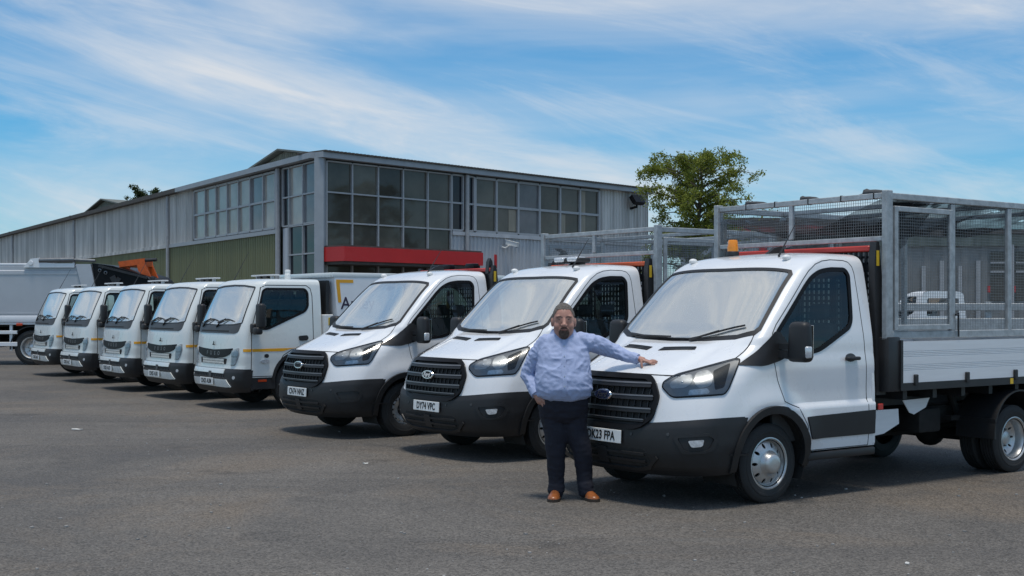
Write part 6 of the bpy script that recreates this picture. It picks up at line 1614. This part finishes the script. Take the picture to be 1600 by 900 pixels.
# hand lying on the bonnet: palm, four fingers, thumb
hd_ = Vector((0.085, -0.035, 0)).normalized(); hs = Vector((-hd_.y, hd_.x, 0))       # hs points away from the camera
limb(bd, [WR_R, WR_R.lerp(KN, 0.5) + Vector((0, 0, 0.002))], [0.028, 0.027], 10, 3)
for w_ in (-0.030, -0.010, 0.010, 0.030):
    limb(bd, [WR_R.lerp(KN, 0.15) + hs * w_ * 0.6, WR_R.lerp(KN, 0.6) + hs * w_ * 0.9, KN + hs * w_], [0.017, 0.016, 0.013], 10, 3)
for w_, ln in ((-0.031, 0.070), (-0.011, 0.080), (0.010, 0.076), (0.030, 0.058)):
    a = KN + hs * w_; dv = (hd_ + hs * w_ * 4.5).normalized()
    def fz(p, r): return Vector((p.x, p.y, hood_z(p.x, p.y) + r))
    p1 = fz(a + dv * ln * 0.45, 0.0); p1.z += 0.018; p2 = fz(a + dv * ln * 0.78, 0.012); p3 = fz(a + dv * ln, 0.0085)
    limb(bd, [a, p1, p2, p3], [0.0105, 0.0092, 0.0084, 0.0070], 10, 3)
b0 = WR_R.lerp(KN, 0.30) - hs * 0.026; tz = b0 + (hd_ * 0.75 - hs).normalized() * 0.055
limb(bd, [b0, b0.lerp(tz, 0.5) + Vector((0, 0, 0.002)), Vector((tz.x, tz.y, hood_z(tz.x, tz.y) + 0.010))], [0.017, 0.013, 0.010], 10, 3)
# hand half in the trouser pocket
for k, w_ in enumerate((-0.024, -0.008, 0.008, 0.024)):
    limb(bd, [(-0.278 + w_ * 0.5, -0.072 + w_ * 0.8, 0.885), (-0.250 + w_ * 0.4, -0.078 + w_ * 0.9, 0.84), (-0.225 + w_ * 0.3, -0.078 + w_, 0.78)], [0.017, 0.013, 0.010], 8, 3)
limb(bd, [(-0.272, -0.098, 0.89), (-0.245, -0.116, 0.86), (-0.228, -0.118, 0.825)], [0.015, 0.012, 0.009], 8, 3)
LH, LK, LA = (cx - 0.095, 0.0, 0.74), (-0.138, -0.02, 0.44), (-0.130, 0.02, 0.085)
RH, RK, RA = (cx + 0.105, 0.0, 0.74), (0.088, -0.03, 0.44), (0.122, 0.0, 0.085)
for h_, k_, a_ in ((LH, LK, LA), (RH, RK, RA)): limb(bd, [h_, k_, a_], [0.072, 0.055, 0.042])
for (hx, hy), (tx, ty) in (((-0.125, 0.045), (-0.165, -0.150)), ((0.118, 0.035), (0.190, -0.140))):
    limb(bd, [(hx, hy, 0.058), ((hx + tx) / 2, (hy + ty) / 2, 0.050), (tx, ty, 0.040)], [0.030, 0.026, 0.014], 10, 3)
body = ob('body', fuse(bd, skin, 0.0044, 3, name='man_body'), man)
# shirt
sh = MB()
eloft(sh, [(cx, -0.03, 0.862, 0.165, 0.150), (cx, -0.025, 0.878, 0.215, 0.178), (cx, -0.03, 0.905, 0.238, 0.192), (cx + 0.002, -0.040, 0.96, 0.248, 0.200), (cx, -0.038, 1.04, 0.244, 0.196), (cx, -0.030, 1.13, 0.234, 0.182), (cx, -0.015, 1.23, 0.226, 0.164),
           (cx, 0.0, 1.32, 0.212, 0.138), (cx, 0.004, 1.375, 0.190, 0.120), (cx, 0.006, 1.412, 0.150, 0.106), (cx, 0.006, 1.438, 0.108, 0.095)], 36, 2.3)
limb(sh, [(cx - 0.150, 0.0, 1.350), (-0.300, 0.025, 1.240), EL_L, (-0.345, 0.0, 1.000), WR_L], [0.080, 0.075, 0.063, 0.056, 0.046])
limb(sh, [(cx + 0.155, 0.0, 1.362), (0.225, 0.032, 1.338), EL_R, (0.47, 0.015, 1.245 * 0.5 + (hz + 0.07) * 0.5), WR_R - hd_ * 0.012], [0.084, 0.080, 0.064, 0.054, 0.043])
def wr(c):
    v = noise.noise(Vector((c.x * 9, c.y * 7, c.z * 14))) * 0.006 + noise.noise(Vector((c.x * 24 + c.z * 20, c.y * 14, c.z * 26 - c.x * 16))) * 0.0045
    if c.x < -0.30 or c.x > 0.18: v += noise.noise(Vector((c.x * 34, c.y * 12, c.z * 40 + c.x * 22))) * 0.0065
    v += 0.004 * math.sin((c.z + 0.35 * abs(c.x - cx)) * 85) * smooth01(0.14, 0.24, abs(c.x - cx)) * smooth01(1.02, 0.90, c.z) if abs(c.x) < 0.3 else 0
    rg_ = 1 - abs(noise.noise(Vector((c.x * 7 + c.z * 5, c.y * 6, c.z * 9 - c.x * 6 + 4.0)))) * 2.6
    v += 0.006 * max(0.0, rg_) ** 2
    return float(v)
shirt_me = fuse(sh, shirtm, 0.0065, 4, wr, 'man_shirt'); shirt = ob('shirt', shirt_me, man)
sb_ = BVHTree.FromPolygons([v.co.copy() for v in shirt_me.vertices], [tuple(p.vertices) for p in shirt_me.polygons])
def fy(x, z):
    h, n, i, d = sb_.ray_cast(Vector((x, -2, z)), Vector((0, 1, 0))); return h.y if h else -0.1
def placket(mb):
    zs = np.linspace(0.90, 1.385, 26)
    L_ = [(cx - 0.019 + 0.003 * math.sin(z * 20), fy(cx - 0.019, z) - 0.005, z) for z in zs]; R_ = [(cx + 0.017 + 0.003 * math.sin(z * 20), fy(cx + 0.017, z) - 0.005, z) for z in zs]
    n = len(zs); vs = L_ + R_ + [(x, y + 0.012, z) for x, y, z in L_ + R_]
    mb.add(vs, [(i, i + 1, n + i + 1, n + i) for i in range(n - 1)] + [(i, i + 1, 2 * n + i + 1, 2 * n + i) for i in range(n - 1)] + [(n + i, n + i + 1, 3 * n + i + 1, 3 * n + i) for i in range(n - 1)])
part('placket', shirt, 'placket', placket, shirtm, 60)
for z in (1.33, 1.245, 1.16, 1.075, 0.99): part('button', shirt, 'btn%.2f' % z, lambda mb: mb.lathe([(-0.003, 0.0055), (0, 0.0055), (0.001, 0.0003)][::-1], o=(cx, fy(cx, z) - 0.0075, z), n=10), platew, 60)
def collar(mb):
    for s_ in (1, -1):
        n = 12; up = []; lo = []
        for k in range(n + 1):
            a = R(-90 + s_ * (20 + 152 * k / n)); r = 0.098
            up.append((cx + r * math.cos(a), -0.004 + (r + 0.002) * math.sin(a), 1.474 - 0.045 * math.exp(-k / 2.2)))
            d = 0.058 * math.exp(-((k - 0.6) / 3.2) ** 2) + 0.034
            lo.append((cx + (r + 0.022) * math.cos(a), -0.006 + (r + 0.024) * math.sin(a), up[-1][2] - d))
        vs = up + lo + [(x * 1.0, y + 0.0, z) for x, y, z in [(p[0] + (cx - p[0]) * 0.05, p[1] * 0.95, p[2]) for p in up + lo]]; m = n + 1
        mb.add(vs, [(i, i + 1, m + i + 1, m + i) for i in range(n)] + [(2 * m + i, 2 * m + i + 1, 3 * m + i + 1, 3 * m + i) for i in range(n)] + [(m + i, m + i + 1, 3 * m + i + 1, 3 * m + i) for i in range(n)] + [(i, i + 1, 2 * m + i + 1, 2 * m + i) for i in range(n)] + [(0, m, 3 * m, 2 * m), (n, m + n, 3 * m + n, 2 * m + n)])
part('collar', shirt, 'collar', collar, shirtm, 60)
for k_, (a, b, r) in enumerate(((Vector(WR_L), (Vector(WR_L) - Vector((-0.35, 0.0, 1.005))).normalized(), 0.050), (WR_R - hd_ * 0.012, (WR_R - Vector(EL_R)).normalized(), 0.046))):
    part('cuff', shirt, 'cuff%d' % k_, lambda mb: mb.tube([a - b * 0.045, a - b * 0.04, a + b * 0.018, a + b * 0.020, a + b * 0.016], [r - 0.006, r + 0.003, r + 0.001, r - 0.004, r - 0.012], 18, False), shirtm, 50)
# trousers
tr = MB()
eloft(tr, [(cx, -0.005, 0.67, 0.150, 0.11), (cx, -0.005, 0.72, 0.200, 0.145), (cx, -0.008, 0.79, 0.216, 0.160), (cx, -0.012, 0.85, 0.218, 0.166), (cx, -0.012, 0.905, 0.212, 0.162)], 32, 2.2)
for h_, k_, a_, s_ in ((LH, LK, LA, -1), (RH, RK, RA, 1)):
    limb(tr, [(cx + s_ * 0.100, 0.0, 0.75), (cx * 0.6 + k_[0] * 0.4 + s_ * 0.035, -0.01, 0.60), k_, (k_[0] * 0.4 + a_[0] * 0.6, 0.0, 0.25), (a_[0], a_[1] - 0.006, 0.10)], [0.116, 0.110, 0.088, 0.074, 0.068], 16, 5)
    limb(tr, [(a_[0], a_[1] - 0.012, 0.115), (a_[0] + s_ * 0.004, a_[1] - 0.016, 0.075)], [0.074, 0.073], 16, 3)
def tw(c):
    v = noise.noise(Vector((c.x * 12, c.y * 10, c.z * 9))) * 0.006 + noise.noise(Vector((c.x * 16, c.y * 16, c.z * 34))) * 0.006 * (1.0 if c.z < 0.28 or c.z > 0.6 else 0.5)
    return float(v)
trousers = ob('trousers', fuse(tr, trom, 0.007, 3, tw, 'man_trousers'), man)
# shoes
for i, ((hx, hy), (tx, ty)) in enumerate((((-0.125, 0.055), (-0.172, -0.195)), ((0.116, 0.045), (0.205, -0.180)))):
    d = Vector((tx - hx, ty - hy, 0)); L_ = d.length; d.normalize(); s_ = Vector((-d.y, d.x, 0)); o_ = Vector((hx, hy, 0))
    def prof(t): return float(np.interp(t, [0, 0.08, 0.3, 0.55, 0.78, 0.93, 1.0], [0.030, 0.040, 0.040, 0.050, 0.052, 0.038, 0.012]))
    def hgt_(t): return float(np.interp(t, [0, 0.08, 0.3, 0.5, 0.75, 0.93, 1.0], [0.095, 0.105, 0.105, 0.085, 0.062, 0.050, 0.034]))
    def upper(mb):
        n = 14; vs = []; m = 14
        for k in range(m):
            t = k / (m - 1)
            for j in range(n):
                a = math.pi * 2 * j / n; w = prof(t); h = hgt_(t)
                vs.append(o_ + d * (L_ * t) + s_ * (w * math.cos(a)) + Vector((0, 0, 0.022 + (h - 0.022) * max(0, math.sin(a)) ** 0.8)))
        mb.add(vs, [(k * n + j, k * n + (j + 1) % n, (k + 1) * n + (j + 1) % n, (k + 1) * n + j) for k in range(m - 1) for j in range(n)] + [tuple(range(n)), tuple((m - 1) * n + j for j in range(n))])
    sh_ = part('shoe', man, 'shoe%d' % i, upper, shoem, 60)
    def sole(mb):
        m = 14; P = [o_ + d * (L_ * k / (m - 1)) + s_ * (prof(k / (m - 1)) + 0.004) for k in range(m)] + [o_ + d * (L_ * k / (m - 1)) - s_ * (prof(k / (m - 1)) + 0.004) for k in range(m - 1, -1, -1)]
        n = len(P); mb.add([(p.x, p.y, 0.001) for p in P] + [(p.x, p.y, 0.026) for p in P], [tuple(range(n)), tuple(range(2 * n - 1, n - 1, -1))] + [(k, (k + 1) % n, n + (k + 1) % n, n + k) for k in range(n)])
    part('sole', sh_, 'sole%d' % i, sole, solem, 30)
# hair, beard, eyes
def shell(c, r, keep, nu=150, nv=110, th=0.004, rough=0.003):
    def f(mb):
        P = {}; vs = []; fs = []
        for j in range(nv + 1):
            for i in range(nu):
                t = math.pi * j / nv; a = 2 * math.pi * i / nu
                u = Vector((math.sin(t) * math.cos(a), math.sin(t) * math.sin(a), math.cos(t)))
                q = Vector((c.x + r[0] * u.x, c.y + r[1] * u.y, c.z + r[2] * u.z)) + u * rough * noise.noise(u * 9 + c)
                P[(j, i)] = len(vs); vs.append(q)
        for j in range(nv):
            for i in range(nu):
                k = [P[(j, i)], P[(j + 1, i)], P[(j + 1, (i + 1) % nu)], P[(j, (i + 1) % nu)]]
                m = sum((vs[x] for x in k), Vector()) / 4 - c
                if keep(m): fs.append(tuple(k))
        mb.add(vs, fs)
    return f
def hairline(m):
    f = float(smooth01(-0.075, -0.005, m.y))                       # 0 at the forehead, 1 behind the ears
    lim = (0.080 - 1.3 * max(0.0, abs(m.x) - 0.050)) * (1 - f) + (-0.015 - 0.55 * max(0.0, m.y)) * f
    if abs(m.x) > 0.072 and -0.03 < m.y < 0.036 and m.z < 0.022: return False
    return m.z > lim + 0.006 * noise.noise(m * 130)
part('hair', man, 'hair', shell(HC + Vector((0, 0.007, 0.011)), (0.0975, 0.118, 0.138), hairline), hairm, 180, fix=False)
bv = BVHTree.FromPolygons([v.co.copy() for v in body.data.vertices], [tuple(p.vertices) for p in body.data.polygons])
def beard(mb):
    n = 80; vs = []; fs = []; ok = []
    for i in range(n):
        for j in range(n):
            x = -0.082 + 0.164 * i / (n - 1); z = -0.187 + 0.138 * j / (n - 1)
            h, nn, k, d = bv.ray_cast(HC + Vector((x, -1, z)), Vector((0, 1, 0)))
            if h is None or h.y > HC.y + 0.02: h = HC + Vector((x, -0.02, z)); ok.append(False); nn = Vector((0, -1, 0))
            else:
                e = (x / (0.044 + 0.006 * noise.noise(Vector((x * 120, z * 120, 2))))) ** 2 + ((z + 0.112) / 0.052) ** 2; mouth = (x / 0.028) ** 2 + ((z + 0.083) / 0.008) ** 2
                ok.append(e < 1.0 and mouth > 1.0)
            vs.append(h + nn * (0.005 + 0.002 * noise.noise(Vector((x, z, 0)) * 90)))
    for i in range(n - 1):
        for j in range(n - 1):
            q = (i * n + j, (i + 1) * n + j, (i + 1) * n + j + 1, i * n + j + 1)
            if all(ok[k] for k in q): fs.append(q)
    mb.add(vs, fs)
part('beard', man, 'beard', beard, beardm, 180, fix=False)
def face_pt(x, z, o):
    h, nn, k, d = bv.ray_cast(HC + Vector((x, -1, z)), Vector((0, 1, 0))); return h + Vector((0, -o, 0))
part('lips', man, 'lips', lambda mb: mb.sphere(face_pt(0, -0.084, -0.004), (0.026, 0.008, 0.006), 14, 8), lipm, 60)
for s_ in (1, -1):
    e = face_pt(s_ * 0.037, 0.007, -0.006)
    ey = part('eye', man, 'eye%d' % s_, lambda mb: mb.sphere(e, (0.0120, 0.0065, 0.0048), 14, 10), eyew, 60)
    part('iris', ey, 'iris%d' % s_, lambda mb: mb.sphere(e + Vector((0, -0.006, 0)), (0.0065, 0.004, 0.0042), 12, 8), eyed, 60)
    part('eyebrow', man, 'brow%d' % s_, lambda mb: mb.tube([face_pt(s_ * x, z, 0.001) for x, z in ((0.014, 0.024), (0.033, 0.030), (0.050, 0.027), (0.060, 0.020))], [0.003, 0.0036, 0.003, 0.0015], 6), browm, 60)
